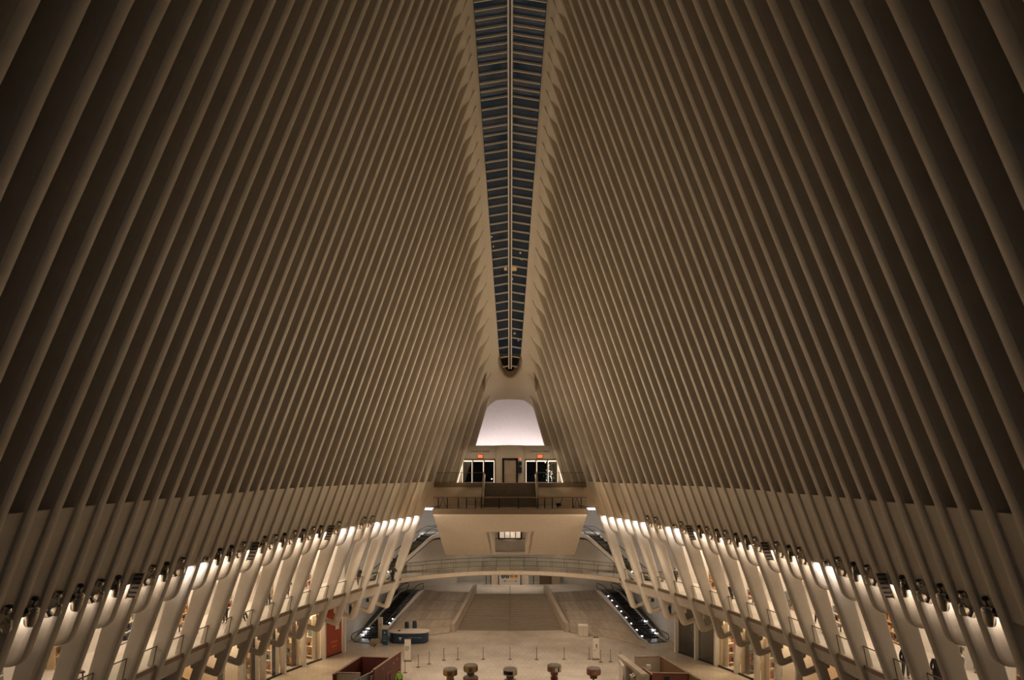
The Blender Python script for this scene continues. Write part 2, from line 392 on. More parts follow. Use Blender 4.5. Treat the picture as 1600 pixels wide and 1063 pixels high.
for s_ in (-1, 1):
    mb = MB(); rs = []
    for k in range(-8, 61):
        i = k*.5; 
        if i < SK_END+.1: continue
        hw, z = sky(i); z += .36*sky_hw(i)/2.4; y = YR(i)
        rs.append([(s_*.06, y, z-.2), (s_*.19, y, z-.2), (s_*.19, y, z+.3), (s_*.06, y, z+.3)])
    mb.loft(rs); mb.build('ridge_beam', RIB, win)
mb = MB(); rs = []
for k in range(25):
    th = PI*k/24; x = sky_hw(SK_END+.95)*math.cos(th); i = SK_END+.95-.95*math.sin(th); z = sky(i)[1]; y = YR(i)
    c = Vector((0, YR(SK_END+.95), z)); p = Vector((x, y, z)); d = (p-c).normalized()
    rs.append([tuple(p-d*.07+Vector((0,0,-.25))), tuple(p+d*.09+Vector((0,0,-.35))), tuple(p+d*.09+Vector((0,0,.4))), tuple(p-d*.07+Vector((0,0,.4)))])
mb.loft(rs); mb.build('end_frame', BAND, win, smooth=40)
# towers outside, seen through the glass
tw = thing('office_tower', 'dark office tower with a few lit windows beyond the skylight', 'building', (0, 190, 60))
MB().box((-7, 0, -60), (8, 20, 74)).build('wall', mat('tower_wall', (.85,.9,.95), .25, metal=1, var=.05), tw)
for (px, py, s_) in ((790,420,.8), (803,419,1.5), (800,436,.5), (768,370,.35), (771,385,.3), (813,395,.4), (815,405,.4), (804,521,.45), (810,532,.3)):
    q = P(px, py, 189.8); mb = MB(); mb.cbox((q.x, -.2, q.z-60), (s_, .2, s_*.9)); mb.build('lit_window', mat('tower_window', (.5,.3,.1), .5, var=0, emit=(1,.5,.16), estr=.5), tw)
COVE = 150
# ------------------------------------------------------------------ main floor, shop lines, balconies
fl = MB().box((-34,-6,-.3),(34,100,0)).build('floor', FLOOR, kind='structure', label='wide pale marble floor of the hall with fine tile joints')
COLS = [(16.8,68.8),(18.1,66.2),(19.3,63.8),(20.4,61.4),(21.3,58.9),(22.1,56.4),(22.8,53.9)]
HS = 6.2
def edge_stations(): return [-1.5+.5*k for k in range(90)]
for side, sn in ((-1,'left'),(1,'right')):
    # mezzanine slab with fascia, shop wall, ceiling
    tr = struct('trim_%d' % (1 if side < 0 else 2), label='mezzanine gallery slab along the %s legs' % sn)
    mb, lip, wl, cl, so = MB(), MB(), MB(), MB(), MB(); rs, rl, rw, rc = [], [], [], []
    for i in edge_stations():
        y = YR(i); xe = inX(i, MEZ)+.28; xb = xe+6.2; x2 = inX(i, 6.4)+.22
        rs.append([(side*xe, y, MEZ-.18), (side*x2, y, 6.45), (side*(x2+.5), y, 6.18), (side*xb, y, 6.18), (side*xb, y, MEZ), (side*xe, y, MEZ)])
        rl.append([(side*(xe-.05), y, MEZ-.2), (side*(xe-.05), y, MEZ+.06), (side*(xe+.12), y, MEZ+.06), (side*(xe+.12), y, MEZ-.2)])
        rw.append([(side*(xb-.6), y, MEZ), (side*(xb-.6), y, 12.6), (side*(xb-.4), y, 12.6), (side*(xb-.4), y, MEZ)])
        xr = inX(i, 12.6)+.95
        rc.append([(side*xr, y, 12.3), (side*xb, y, 12.3), (side*xb, y, 12.6), (side*xr, y, 12.6)])
    mb.loft(rs); mb.build('slab', FLOORM, tr, smooth=30); lip.loft(rl); lip.build('edge_lip', BAND, tr)
    wl.loft(rw); wl.build('shop_wall', WALLW, tr); cl.loft(rc); cl.build('gallery_ceiling', WALLW, tr)
    # balustrades between the legs
    br = thing('gallery_balustrade', 'glass balustrade with thin dark handrail between the %s legs' % sn, 'balustrade', (0,0,0))
    for i in range(-1, 33, 2):
        ya, yb = YR(i)-T_RIB, YR(i+2)+T_RIB; xa, xb_ = inX(i+.22, MEZ)+.42, inX(i+1.78, MEZ)+.42
        a, b = Vector((side*xa, ya)), Vector((side*xb_, yb)); lean = .22
        mb = MB(); d = (b-a).normalized(); nn = Vector((-d.y, d.x))*.012
        q = [(a+nn),(b+nn),(b-nn),(a-nn)]
        mb.loft([[(p.x,p.y,MEZ+.05) for p in q], [(p.x-side*lean,p.y,MEZ+1.08) for p in q]]); mb.build('glass_panel', GLASS, br)
        MB().tube([(a.x-side*lean,a.y,MEZ+1.1),(b.x-side*lean,b.y,MEZ+1.1)], .032, 6).build('handrail', BRASS, br)
        MB().tube([(a.x,a.y,MEZ),(a.x-side*lean,a.y,MEZ+1.1)], .022, 6).build('post', BRASS, br)
    # ground-floor shop fronts
    sh = struct('wall_shops_'+sn, label='%s ground-floor shop line with white columns' % sn)
    for k, (x, y) in enumerate(COLS):
        MB().bbox((side*x-.23, y-.2, 0), (side*x+.23, y+.2, HS), .03).build('column', WALLW, sh)
    for k in range(len(COLS)-1):
        (x1,y1),(x2,y2) = COLS[k], COLS[k+1]; x1 += .12; x2 += .12
        dv = Vector((x2-x1, y2-y1)).normalized(); out = Vector((-dv.y, dv.x)); out = out if out.x > 0 else -out
        dep = 4.2; A, B = Vector((x1,y1)), Vector((x2,y2)); C_, D_ = B+out*dep, A+out*dep
        S = lambda p: (side*p.x, p.y)
        lit = [None, WALLW, CREAM, CREAM, CREAM, CREAM][k] or CREAM
        mb = MB(); wbox(mb, S(C_+out*.05), S(D_+out*.05), 0, HS, .1); mb.build('shop_back_wall', [CREAM, WOOD, CREAM, WOOD, CREAM, WOOD][k], sh)
        mb = MB(); wbox(mb, S(A+out*.3), S(D_), 0, HS, .08); mb.build('shop_side_wall', CREAM, sh)
        q = [A+out*.05, B+out*.05, C_, D_]
        mb = MB().loft([[(side*p.x,p.y,HS-.35) for p in q], [(side*p.x,p.y,HS-.25) for p in q]]); mb.build('shop_ceiling', WALLW, sh)
    mb = MB(); pts = [Vector(c) for c in COLS]
    for a, b in zip(pts, pts[1:]): wbox(mb, (side*a.x, a.y), (side*b.x, b.y), HS-.3, HS+.05, .3)
    mb.build('lintel', WALLW, sh)
    for k in range(len(COLS)-1):
        (x1,y1),(x2,y2) = COLS[k], COLS[k+1]; d = Vector((x2-x1,y2-y1)); A, B = Vector((x1,y1))+d*.1, Vector((x2,y2))-d*.1
        fr = thing('shop_window', 'tall glazed shop window, %s bay from the %s end column' % (ordinal(k), sn), 'window', (0,0,0))
        pane = k or side > 0
        mb = MB(); wbox(mb, (side*A.x,A.y), (side*B.x,B.y), .12, HS-.3, .03)
        if pane: mb.build('pane', DGLASS if (side > 0 and k < 2) else GLASS, fr)
        mb = MB(); wbox(mb, (side*A.x,A.y), (side*B.x,B.y), 0, .14, .16); wbox(mb, (side*A.x,A.y), (side*B.x,B.y), HS-.42, HS-.3, .1)
        mb.build('frame', DARK, fr)
        if not pane:
            mb = MB(); wbox(mb, (side*A.x,A.y), (side*B.x,B.y), .14, HS-.4, .06); mb.build('red_poster_panel', RED, fr)
            mid = A.lerp(B, .28); dd = (B-A).normalized(); n = Vector((dd.y,-dd.x)); n = n if n.x < 0 else -n
            mb = MB(); c = mid+n*.05; e = dd*.27; wbox(mb, (side*(c-e).x,(c-e).y), (side*(c+e).x,(c+e).y), 2.5, 4.0, .03); mb.build('notice', PAPER, fr)
            mb = MB(); e = dd*.1; c = mid+n*.075; wbox(mb, (side*(c-e).x,(c-e).y), (side*(c+e).x,(c+e).y), 2.9, 3.6, .02); mb.build('notice_mark', INK, fr)
            for z0, wd in ((1.3,.5),(.85,.35)):
                mb = MB(); e = dd*wd; c = A.lerp(B,.5)+n*.05; wbox(mb, (side*(c-e).x,(c-e).y), (side*(c+e).x,(c+e).y), z0, z0+.14, .02); mb.build('print_line', tint('red_print', (.5,.16,.05)), fr)
# ------------------------------------------------------------------ far end: flank slopes, stair, concourse
ZC = 3.3
conc = MB().prism([(-15.5,87.5,ZC-.3),(-11.15,86.15,ZC-.3),(-4.7,84.15,ZC-.3),(-4.35,83.4,ZC-.3),(4.35,83.4,ZC-.3),(4.7,84.15,ZC-.3),(11.15,86.15,ZC-.3),(15.5,87.5,ZC-.3),(15.5,97,ZC-.3),(-15.5,97,ZC-.3)], (0,0,.3), 2).build('floor_concourse', FLOORM, kind='structure', label='raised concourse floor above the wide stair')
for side, sn in ((-1,'left'),(1,'right')):
    fk = struct('wall_flank_'+sn, label='%s sloping marble flank beside the wide stair' % sn)
    bot = [(6.9,76.9,0),(9.6,75.6,0),(11.6,73.8,0),(14.05,70.4,0)]; top = [(4.75,84.2,ZC),(6.9,85.0,ZC),(9.0,85.8,ZC),(11.15,86.2,ZC)]
    U, V_ = 9, 5
    def pt(u, v):
        k = min(int(u*3), 2); t = u*3-k
        b = Vector(bot[k]).lerp(Vector(bot[k+1]), t); q = Vector(top[k]).lerp(Vector(top[k+1]), t); p = b.lerp(q, v); p.z += -.42*math.sin(PI*v)*(1-.6*u)
        return Vector((side*p.x, p.y, max(p.z, .012 if v == 0 else .03)))
    mb = MB(); vs = [pt(u/U, v/V_)+Vector((0,0,-.03)) for v in range(V_+1) for u in range(U+1)]
    mb.add(vs, [(v*(U+1)+u, v*(U+1)+u+1, (v+1)*(U+1)+u+1, (v+1)*(U+1)+u) for v in range(V_) for u in range(U)]); mb.build('backing', STONE2, fk, smooth=60)
    for v in range(V_):
        for u in range(U):
            off = .5 if v % 2 else 0; u0, u1 = max(0, (u-off)/U)+.002, min(1, (u+1-off)/U)-.002
            q = [pt(u0, v/V_+.004), pt(u1, v/V_+.004), pt(u1, (v+1)/V_-.004), pt(u0, (v+1)/V_-.004)]
            MB().prism(q, (0,0,.03+.012*random.random()), 0).build('marble_slab', STONE if random.random() < .7 else STONE2, fk)
st = thing('staircase', 'wide brown stone staircase up to the concourse with a centre rail', 'stairs')
NS, Y0, Y1, XB, XT = 22, 78.4, 83.4, 6.35, 4.15
for k in range(NS):
    ya, yb = lerp(Y0, Y1, k/NS), lerp(Y0, Y1, (k+1)/NS); xa = lerp(XB, XT, k/NS); z0, z1 = ZC*k/NS, ZC*(k+1)/NS
    bow = .35*(1-k/NS)
    ringa = [(x*xa, ya-bow*(1-x*x), z1) for x in (-1,-.6,-.2,.2,.6,1)]+[(xa, yb+.12, z1), (-xa, yb+.12, z1)]
    MB().loft([[(x,y,max(0,z0-.02)) for x,y,z in ringa], ringa]).build('step', STEP, st)
    MB().loft([[(x, y-.012, z1-.045) for x,y,z in ringa[:6]]+[(x, y+.04, z1-.045) for x,y,z in reversed(ringa[:6])], [(x, y-.012, z1+.006) for x,y,z in ringa[:6]]+[(x, y+.04, z1+.006) for x,y,z in reversed(ringa[:6])]]).build('nosing', NOSING, st)
for s_ in (-1, 1):
    a, b = Vector((s_*6.5, 77.4, 0)), Vector((s_*4.3, 83.9, 0)); mb = MB(); n = (b-a).normalized(); n = Vector((-n.y, n.x, 0))*.22
    prof_ = [(0, 0), (0, .95), (.08, 1.05), (1, ZC+1.05), (1, 0)]
    q = [a.lerp(b, t)+Vector((0,0,z)) for t, z in prof_]
    mb.loft([[tuple(p-n) for p in q], [tuple(p+n) for p in q]]); mb.build('side_wall', STONE, st)
    mb = MB(); q = [a.lerp(b, t)-n*1.4*1+Vector((0,0,z+.1)) for t, z in ((.02,.95),(.08,1.05),(1,ZC+1.05))]; mb.tube(q, .03, 6); mb.build('handrail', BRASS, st)
MB().tube([(0,78.0,0),(0,78.0,.95),(0,83.4,ZC+.95),(0,83.8,ZC+.95),(0,83.8,ZC)], .03, 6).build('centre_rail', BRASS, st)
for k in range(5): MB().tube([(0, 78.9+k*1.05, ZC*(.5+k*1.05)/5), (0, 78.9+k*1.05, ZC*(.5+k*1.05)/5+.98)], .022, 6).build('rail_post', BRASS, st)
# concourse back wall with subway sign
bw = struct('wall_back', label='white back wall behind the bridge')
YB = 92.0
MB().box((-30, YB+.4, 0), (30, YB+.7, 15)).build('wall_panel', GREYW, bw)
for s_ in (-1, 1):
    mb = MB(); wbox(mb, (s_*7.2, YB-.2), (s_*15, YB-3.5), ZC, 13, .3); mb.build('return_wall', WALLW, bw)
sg = thing('transit_sign', 'white sign panel with two dark green and two orange route bullets over the stair', 'sign', (0, YB-1.9, ZC))
q = P(797, 910, YB-1.4); xc = P(796.5,910,YB-1.4).x
MB().box((-1.45, -.04, 0), (1.35, .06, 1.55)).build('panel', PAPER, sg)
MB().box((-1.55, -.06, -.0), (-1.45, .08, 1.75)).box((1.35,-.06,0),(1.45,.08,1.75)).box((-1.45,-.05,-.06),(1.35,.07,0)).build('frame', DARK, sg)
for x, ch, m in ((-.92,'4',GREEN),(-.36,'5',GREEN),(.22,'R',ORANGE),(.78,'W',ORANGE)):
    MB().lathe([(.25,0),(.25,.03)], (x,-.045,1.12), 18, Matrix.Rotation(PI/2,4,'X')).build('route_bullet', m, sg)
    text('letter', ch, .34, WHITEINK if m is GREEN else INK, sg, (x,-.09,1.12), (PI/2,0,0))
for k in range(9):
    x = -1.0+k*.24; MB().box((x,-.055,.42),(x+(.08 if k not in (1,7) else .14),-.035,.5 if k not in (1,7) else .56)).build('print_mark', INK, sg)
for x0, x1, m, nm in ((-2.75,-2.5,DARK,0),(-2.45,-1.62,CREAM,1),(1.5,2.3,CREAM,2),(2.4,3.6,DARK,3),(3.75,6.6,DWOOD,4)):
    pass
hg = thing('gate_screen', 'row of shop gates and metal turnstile frames beside the transit sign', 'gate', (0, YB-1.6, ZC))
for x in (-3.5,-3.2,-2.95,-2.6,2.75,3.05,3.3,3.7): MB().box((x,-.06,0),(x+.1,.06,1.9)).build('post', STEEL if int(x*10)%2 else DARK, hg)
for x0,x1,m in ((-2.45,-1.6,CREAM),(1.55,2.45,CREAM),(3.9,5.5,DWOOD),(5.6,6.6,TAN)): MB().box((x0,0,0),(x1,.08,2.2)).build('panel', m, hg)
MB().box((-3.6,-.08,2.2),(6.7,.1,2.45)).build('header', DARK, hg)
# white end walls around the escalators
for side, sn in ((-1,'left'),(1,'right')):
    ew = struct('wall_end_'+sn, label='grey %s end wall behind the lower escalator' % sn)
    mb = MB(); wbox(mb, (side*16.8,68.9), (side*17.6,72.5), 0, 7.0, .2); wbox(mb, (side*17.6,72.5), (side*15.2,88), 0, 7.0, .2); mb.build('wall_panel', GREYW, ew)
    mb = MB(); mb.prism([(side*11.3,71.6,6.6),(side*17.0,66.0,6.6),(side*22,72,6.6),(side*22,80,6.6),(side*13.5,78,6.6)], (0,0,.5), 2); mb.build('upper_floor', FLOORM, ew)
    mb = MB(); wbox(mb, (side*18.6,66.3), (side*15,80), 7.1, 15.5, .2); mb.build('upper_wall', WALLW, ew)
# ------------------------------------------------------------------ bridge
bridge = thing('footbridge', 'curved pale footbridge with glass sides crossing the hall', 'bridge')
BZ = 7.12
def byx(x): return 76.2-5.6*(x/11.6)**2
xs = [-12.4+24.8*k/32 for k in range(33)]
mb = MB(); mb.loft([[(x, byx(x), BZ-.42), (x, byx(x)+.5, BZ-.55), (x, byx(x)+2.9, BZ-.55), (x, byx(x)+3.4, BZ), (x, byx(x), BZ)] for x in xs]); mb.build('deck', CREAM, bridge, smooth=40)
for nm, dy, zz in (('handrail',.05,1.12),('handrail',3.25,1.12),('mid_rail',.05,.58)):
    MB().tube([(x, byx(x)+dy, BZ+zz) for x in xs], .03, 6).build(nm, BRASS, bridge)
for k in range(0, 32, 2):
    for dy in (.05, 3.25):
        a, b = xs[k], xs[k+2]
        mb = MB(); q = [(a, byx(a)+dy-.01), (b, byx(b)+dy-.01), (b, byx(b)+dy+.01), (a, byx(a)+dy+.01)]
        mb.loft([[(x,y,BZ+.05) for x,y in q], [(x,y,BZ+1.1) for x,y in q]]); mb.build('glass_panel', GLASS, bridge)
        MB().tube([(a, byx(a)+dy, BZ), (a, byx(a)+dy, BZ+1.12)], .02, 5).build('post', BRASS, bridge)
# ------------------------------------------------------------------ landings
Z1, Z2 = 14.8, 17.04
lw = struct('floor_landing', label='lower landing with a raked soffit, hung between the ribs')
MB().box((-7.05,62,14.28),(7.05,68.3,Z1)).build('slab', BAND, lw)
MB().box((-6.9,62.2,Z1),(6.9,68.2,Z1+.03)).build('landing_floor', STONE2, lw)
def soff(y): return 14.28-(y-62.15)*.4317
for x0, x1, ya, yb in ((-7.0,7.0,62.15,66.8),(-7.0,-2.0,66.8,74),(2.0,7.0,66.8,74)):
    mb = MB(); q = [(ya,soff(ya)),(yb,soff(yb)),(yb,14.28),(ya,14.28)] if ya > 62.2 else [(ya,14.28),(yb,soff(yb)),(yb,14.28)]
    mb.loft([[(x0,y,z) for y,z in q],[(x1,y,z) for y,z in q]]); mb.build('raked_soffit', CREAM, lw)
for s_ in (-1,1):
    mb = MB(); mb.prism([(s_*2.0,66.8,soff(66.8)),(s_*1.62,74,soff(74)),(s_*1.62,74,14.2),(s_*2.0,66.8,14.2)], (s_*.4,0,0), 0); mb.build('shaft_cheek', CREAM, lw)
hw_ = struct('wall_bay', label='bowed white wall with a small window seen through the soffit opening')
mb = MB(); mb.loft([[(x, 76.6-.9*(1-(x/1.9)**2), z) for x in [k/8*3.8-1.9 for k in range(9)]] for z in (9.2, 10.62)], cap=False, closed=False); mb.build('bowed_wall', WALLW, hw_, smooth=60)
MB().box((-12,79.6,6.7),(12,79.9,15)).build('wall_panel', WALLW, hw_)
MB().box((-2.6,75.6,9.0),(2.6,79.6,9.3)).build('floor_slab', WALLW, hw_)
w3 = struct('window_2', label='small dark framed window of four panes in the soffit opening')
MB().box((-1.35,76.2,10.6),(1.35,76.3,10.78)).box((-1.35,76.2,11.5),(1.35,76.3,11.7)).box((-1.35,76.2,10.6),(-1.2,76.3,11.7)).box((1.2,76.2,10.6),(1.35,76.3,11.7)).build('frame', DARK, w3)
for k in range(5): MB().box((-1.2+k*.6-.04,76.21,10.78),(-1.2+k*.6+.04,76.29,11.5)).build('mullion', DARK, w3)
for k in range(4): MB().box((-1.16+k*.6,76.24,10.78),(-.64+k*.6,76.26,11.5)).build('pane', GLASS, w3)
MB().box((-1.9,78.6,10.2),(1.9,78.7,13.0)).build('lit_room_back', mat('lit_room', (.7,.62,.55), .6, var=.2, scale=2), w3)
for s_ in (-1,1): MB().box((s_*1.35,76.2,10.6),(s_*2.6,76.3,12.5)).build('wall_panel', WALLW, w3)
for s_ in (-1,1): MB().tube([(s_*1.45,75.9,10.75),(s_*1.95,75.6,10.75)], .05, 6).build('side_rail', BRASS, w3)
# upper landing and inner stair
up = struct('floor_upper_landing', label='upper landing level with the far doors')
for s_ in (-1,1): MB().box((s_*2.55,68,Z2-.42),(s_*7.6,68.35,Z2)).build('edge_band', BAND, up)
MB().box((-8.2,68.3,Z2-.4),(8.2,80,Z2)).build('slab', STONE2, up)
for s_ in (-1,1): MB().box((s_*2.5,68.1,Z1),(s_*7.5,68.3,Z2-.42)).build('riser_wall', CREAM, up)
for s_ in (-1,1):
    mb = MB(); wbox(mb, (s_*7.4,68.2), (s_*10.5,66.8), 14.7, Z2, .2); mb.build('side_wall', CREAM, up)
ist = thing('landing_stair', 'dark stone stair from the lower landing to the upper doors', 'stairs')
for k in range(13):
    ya = 63.9+k*.33; z1 = Z1+(Z2-Z1)*(k+1)/13
    MB().box((-2.5,ya,z1-.18),(2.5,ya+.36,z1)).build('step', DSTEP, ist); MB().box((-2.5,ya-.012,z1-.03),(2.5,ya+.03,z1+.005)).build('nosing', STEP, ist)
for s_ in (-1,1):
    q = [(63.6,Z1),(63.6,Z1+1.05),(68.2,Z2+1.05),(68.2,Z2-.4),(64.5,Z1)]
    MB().loft([[(s_*2.55,y,z) for y,z in q],[(s_*2.6,y,z) for y,z in q]]).build('side_glass', GLASS, ist)
    MB().tube([(s_*2.62,63.5,Z1),(s_*2.62,63.5,Z1+1.1),(s_*2.62,68.2,Z2+1.1),(s_*2.62,68.6,Z2+1.1)], .07, 8).build('handrail', BRASS, ist)
    MB().tube([(s_*2.5,63.7,Z1+.85),(s_*2.5,68.2,Z2+.85)], .03, 6).build('grip_rail', STEEL, ist)
    q = [(63.7,Z1),(64.0,Z1+.3),(68.0,Z2+.12),(68.2,Z2-.3),(64.4,Z1)]
    MB().loft([[(s_*2.5,y,z) for y,z in q],[(s_*2.66,y,z) for y,z in q]]).build('string', BAND, ist)
lb = thing('landing_balustrade', 'glass balustrade with dark posts along the lower landing edge', 'balustrade')
MB().tube([(-7,62.15,Z1+1.0),(7,62.15,Z1+1.0)], .05, 8).build('handrail', BRASS, lb)
pxs = [677,685,699,716,729,743,752,780,810,840,851,863,895,908,917]
for a, b in zip(pxs, pxs[1:]):
    xa, xb_ = P(a,790,62.15).x, P(b,790,62.15).x
    MB().box((xa+.03,62.14,Z1+.05),(xb_-.03,62.16,Z1+.97)).build('glass_panel', GLASS, lb)
for a in pxs[1:-1]:
    x = P(a,790,62.15).x; MB().box((x-.05,62.1,Z1),(x+.05,62.2,Z1+.98)).build('post', DARK, lb)
for s_, sn in ((-1,'left'),(1,'right')):
    ub = thing('upper_balustrade', 'clear glass balustrade on the upper landing, %s of the dark stair' % sn, 'balustrade')
    for k in range(4):
        x0 = 2.75+k*1.15; MB().box((s_*x0,68.12,Z2),(s_*(x0+1.1),68.15,Z2+1.0)).build('glass_panel', GLASS, ub)
    MB().tube([(s_*2.7,68.13,Z2+1.03),(s_*7.3,68.13,Z2+1.03)], .03, 6).build('handrail', BRASS, ub)
for k, (px, py, s_) in enumerate(((690,786,1),(903,786,-1))):
    e = thing('folding_sign', 'slim leaning A-frame stand at the %s end of the lower landing' % ('left' if s_ > 0 else 'right'), 'stand', tuple(P(px, 797, 63.4).to_3d().xy)+(Z1+.03,))
    for d in (-.14,.14): MB().tube([(-.18*s_,d,0),(.12*s_,0,.95)], .025, 5).build('leg', DARK, e)
    MB().tube([(.36*s_,0,0),(.12*s_,0,.95)], .025, 5).build('rear_leg', DARK, e)
e = thing('cleaning_cart', 'dark folded cart with raised handle right of the landing stair', 'cart', (P(874,796,63.6).x,63.6,Z1+.03))
MB().bbox((-.3,-.25,.12),(.15,.25,.4)).build('body', DARK, e); MB().tube([(.1,0,.35),(.32,0,1.0)], .03, 6).build('handle', DARK, e)
for d in (-.2,.2): MB().lathe([(.08,-.02),(.08,.02)], (-.15,d,.08), 10, Matrix.Rotation(PI/2,4,'X')).build('wheel', BLACK, e)
for px in (765,772,822):
    pass
# door wall
dw = struct('wall_doors', label='end wall with doors, lift and exit signs under the glowing vault')
YD = 72.2
def slant(z): return 5.6-(z-Z2)*.31
def dtrap(px0b, px0t, px1b, px1t): pass
ztop = P(0,697,YD).z; zdoor = P(0,719,YD).z
q = [(-slant(zdoor)-.6,zdoor),(-slant(ztop)-.2,ztop),(slant(ztop)+.2,ztop),(slant(zdoor)+.6,zdoor)]
MB().loft([[(x,YD,z) for x,z in q],[(x,YD+1.2,z) for x,z in q]]).build('header', WALLW, dw)
MB().box((-slant(zdoor)-.1,YD-.1,zdoor-.02),(slant(zdoor)+.1,YD,zdoor+.12)).build('door_head', BAND, dw)
MB().box((-9,YD+.2,Z2),(-5.6,YD+.5,zdoor)).build('jamb', CREAM, dw); MB().box((5.6,YD+.2,Z2),(9,YD+.5,zdoor)).build('jamb', CREAM, dw)
core = struct('wall_lift_core', label='rounded lift core between the doors')
mb = MB(); ring = [(1.55*math.cos(PI+PI*k/16)*1.0, YD-.05+.9*math.sin(PI+PI*k/16)) for k in range(17)]
ring = [(x,y) for x,y in ring]+[(1.55,YD+.6),(-1.55,YD+.6)]
mb.loft([[(x,y,Z2) for x,y in ring],[(x,y,ztop+.05) for x,y in ring]]); mb.build('core_shell', WALLW, core, smooth=40)
YE = YD-.98
dr = struct('door_1', label='pair of steel lift doors in a dark frame')
MB().box((-.82,YE-.1,Z2),(-.62,YE+.3,Z2+2.55)).box((.62,YE-.1,Z2),(.82,YE+.3,Z2+2.55)).box((-.82,YE-.1,Z2+2.35),(.82,YE+.3,Z2+2.55)).build('frame', DARK, dr)
for s_ in (-1,1): MB().box((s_*.03,YE-.02,Z2),(s_*.62,YE+.05,Z2+2.35)).build('leaf', mat('lift_steel',(.72,.62,.50),.35,metal=.3,var=.1), dr)
cp = thing('lift_call_panel', 'dark lift call panel with red lamp beside the steel doors', 'panel', (1.05,YE-.02,Z2+.9))
MB().box((-.18,-.05,.1),(.18,.2,.75)).build('plate', NAVY, cp); MB().box((-.18,-.05,.85),(.18,.2,1.3)).build('screen', NAVY, cp)
MB().lathe([(.09,0),(.09,.05)], (0,-.05,1.55), 12, Matrix.Rotation(PI/2,4,'X')).build('lamp', EXITM, cp)
for s_, sn, n_ in ((-1,'left',2),(1,'right',3)):
    d = struct('door_%d' % n_, label='glazed street doors %s of the lift, lit round the frame' % sn)
    x0 = 1.62; cols = [1.62,2.75,3.95,4.95]
    for k, x in enumerate(cols):
        MB().box((s_*(x-.05),YD-.05,Z2),(s_*(x+.05),YD+.15,zdoor)).build('mullion', BAND, d); MB().box((s_*(x+.05),YD+.0,Z2),(s_*(x+.10),YD+.1,zdoor-.1)).build('lit_edge', LAMPY, d)
    for a, b in zip(cols, cols[1:]):
        MB().box((s_*(a+.05),YD+.02,Z2+.05),(s_*(b-.05),YD+.05,zdoor-.2)).build('glass_leaf', DGLASS, d)
        MB().box((s_*(a+.08),YD-.02,zdoor-.17),(s_*(b-.08),YD+.08,zdoor-.06)).build('lit_head', LAMPY, d)
    mb = MB(); mb.prism([(s_*4.9,YD-.06,zdoor-.05),(s_*5.0,YD-.06,zdoor-.05),(s_*5.6,YD-.06,Z2),(s_*5.5,YD-.06,Z2)], (0,.14,0), 0); mb.build('lit_jamb', LAMPY, d)
    ex = thing('exit_sign', 'small red lit exit sign over the %s street doors' % sn, 'sign', (s_*3.15,YD-.12,P(0,713.5,YD).z))
    MB().bbox((-.3,-.05,-.2),(.3,.08,.2)).build('case', DARK, ex); MB().box((-.26,-.065,-.17),(.26,-.05,.17)).build('face', EXITM, ex)
    text('lettering', 'EXIT', .26, WHITEINK, ex, (0,-.07,0), (PI/2,0,0), .002)
    lt = thing('street_name', 'small dark street name lettering high on the wall over the %s doors' % sn, 'lettering', (s_*3.15,YD-.02,P(0,706,YD).z))
    text('lettering', 'CHURCH STREET', .27, INK, lt, (0,-.02,0), (PI/2,0,0), .008)
MB().box((-12,YD+5.5,Z2),(12,YD+5.7,ztop)).build('street_beyond', mat('dark_street', (.02,.024,.028), .7, var=.2), dw)
tr = thing('lit_tree', 'bare tree wound with white and amber lights behind the right doors', 'tree', (4.3,YD+2.2,Z2))
mb = MB(); mb.tube([(0,0,0),(.02,0,1.0),(-.05,.05,2.3)], [.09,.07,.03], 7)
for k in range(9): a = k*2.4; mb.tube([(0,0,.7+k*.14),(.55*math.cos(a),.4*math.sin(a),1.1+k*.15)], [.03,.012], 5)
mb.build('trunk', DWOOD, tr)
for nm, c, e in (('white_lights',(1,.95,.9),20),('amber_lights',(1,.6,.15),14),('blue_lights',(.4,.7,1),10)):
    mb = MB()
    for k in range(40 if nm == 'white_lights' else 26):
        a = random.random()*6.28; z = random.uniform(.15,2.3); r = random.uniform(.05,.75)*(1-.2*z/2.3)
        mb.lathe([(.0,-.03),(.03,0),(0,.03)], (r*math.cos(a),r*math.sin(a)*.5,z), 5)
    mb.build(nm, mat('bulb_'+nm, c, .5, var=0, emit=c, estr=e), tr, kind='stuff')
MB().lathe([(0,-.09),(.09,0),(0,.09)], (0,0,0), 8).build('street_lamp', LAMPW, None, loc=(-1.98,YD+1.6,Z2+.35), label='single bright white lamp low behind the left doors', category='lamp')
# cove lamps washing the end vault
cv = thing('cove_light', 'hidden white cove lamp along the top of the door wall', 'lamp', (0,YD+1.0,ztop))
MB().bbox((-4.1,-.12,0),(4.1,.12,.1)).build('housing', WALLW, cv); MB().box((-4.0,-.08,.1),(4.0,.08,.13)).build('tube', mat('cove_tube',(.8,.8,.8),.5,var=0,emit=(1,.9,.9),estr=2.2), cv)
area((0,75.9,ztop-.55),(PI-.55,0,0),8.4,.8,COVE,(1,.88,.89))
# linear lamps in the ceiling beside the landing
for s_, sn in ((-1,'left'),(1,'right')):
    q = P(797+s_*130,797,73.5)
    l = thing('ceiling_light', 'bright white strip light beside the %s end of the landing' % sn, 'lamp', (q.x,73.5,q.z))
    MB().box((-1.0,-.5,.1),(1.0,.6,.25)).build('housing', WALLW, l); MB().box((-.9,-.56,.02),(.9,-.44,.24)).build('diffuser', mat('strip_diffuser',(.8,.8,.8),.5,var=0,emit=(1,.93,.92),estr=2.2), l); area((q.x,73.0,q.z-.05),(.35,0,0),1.8,.6,110,COOL)
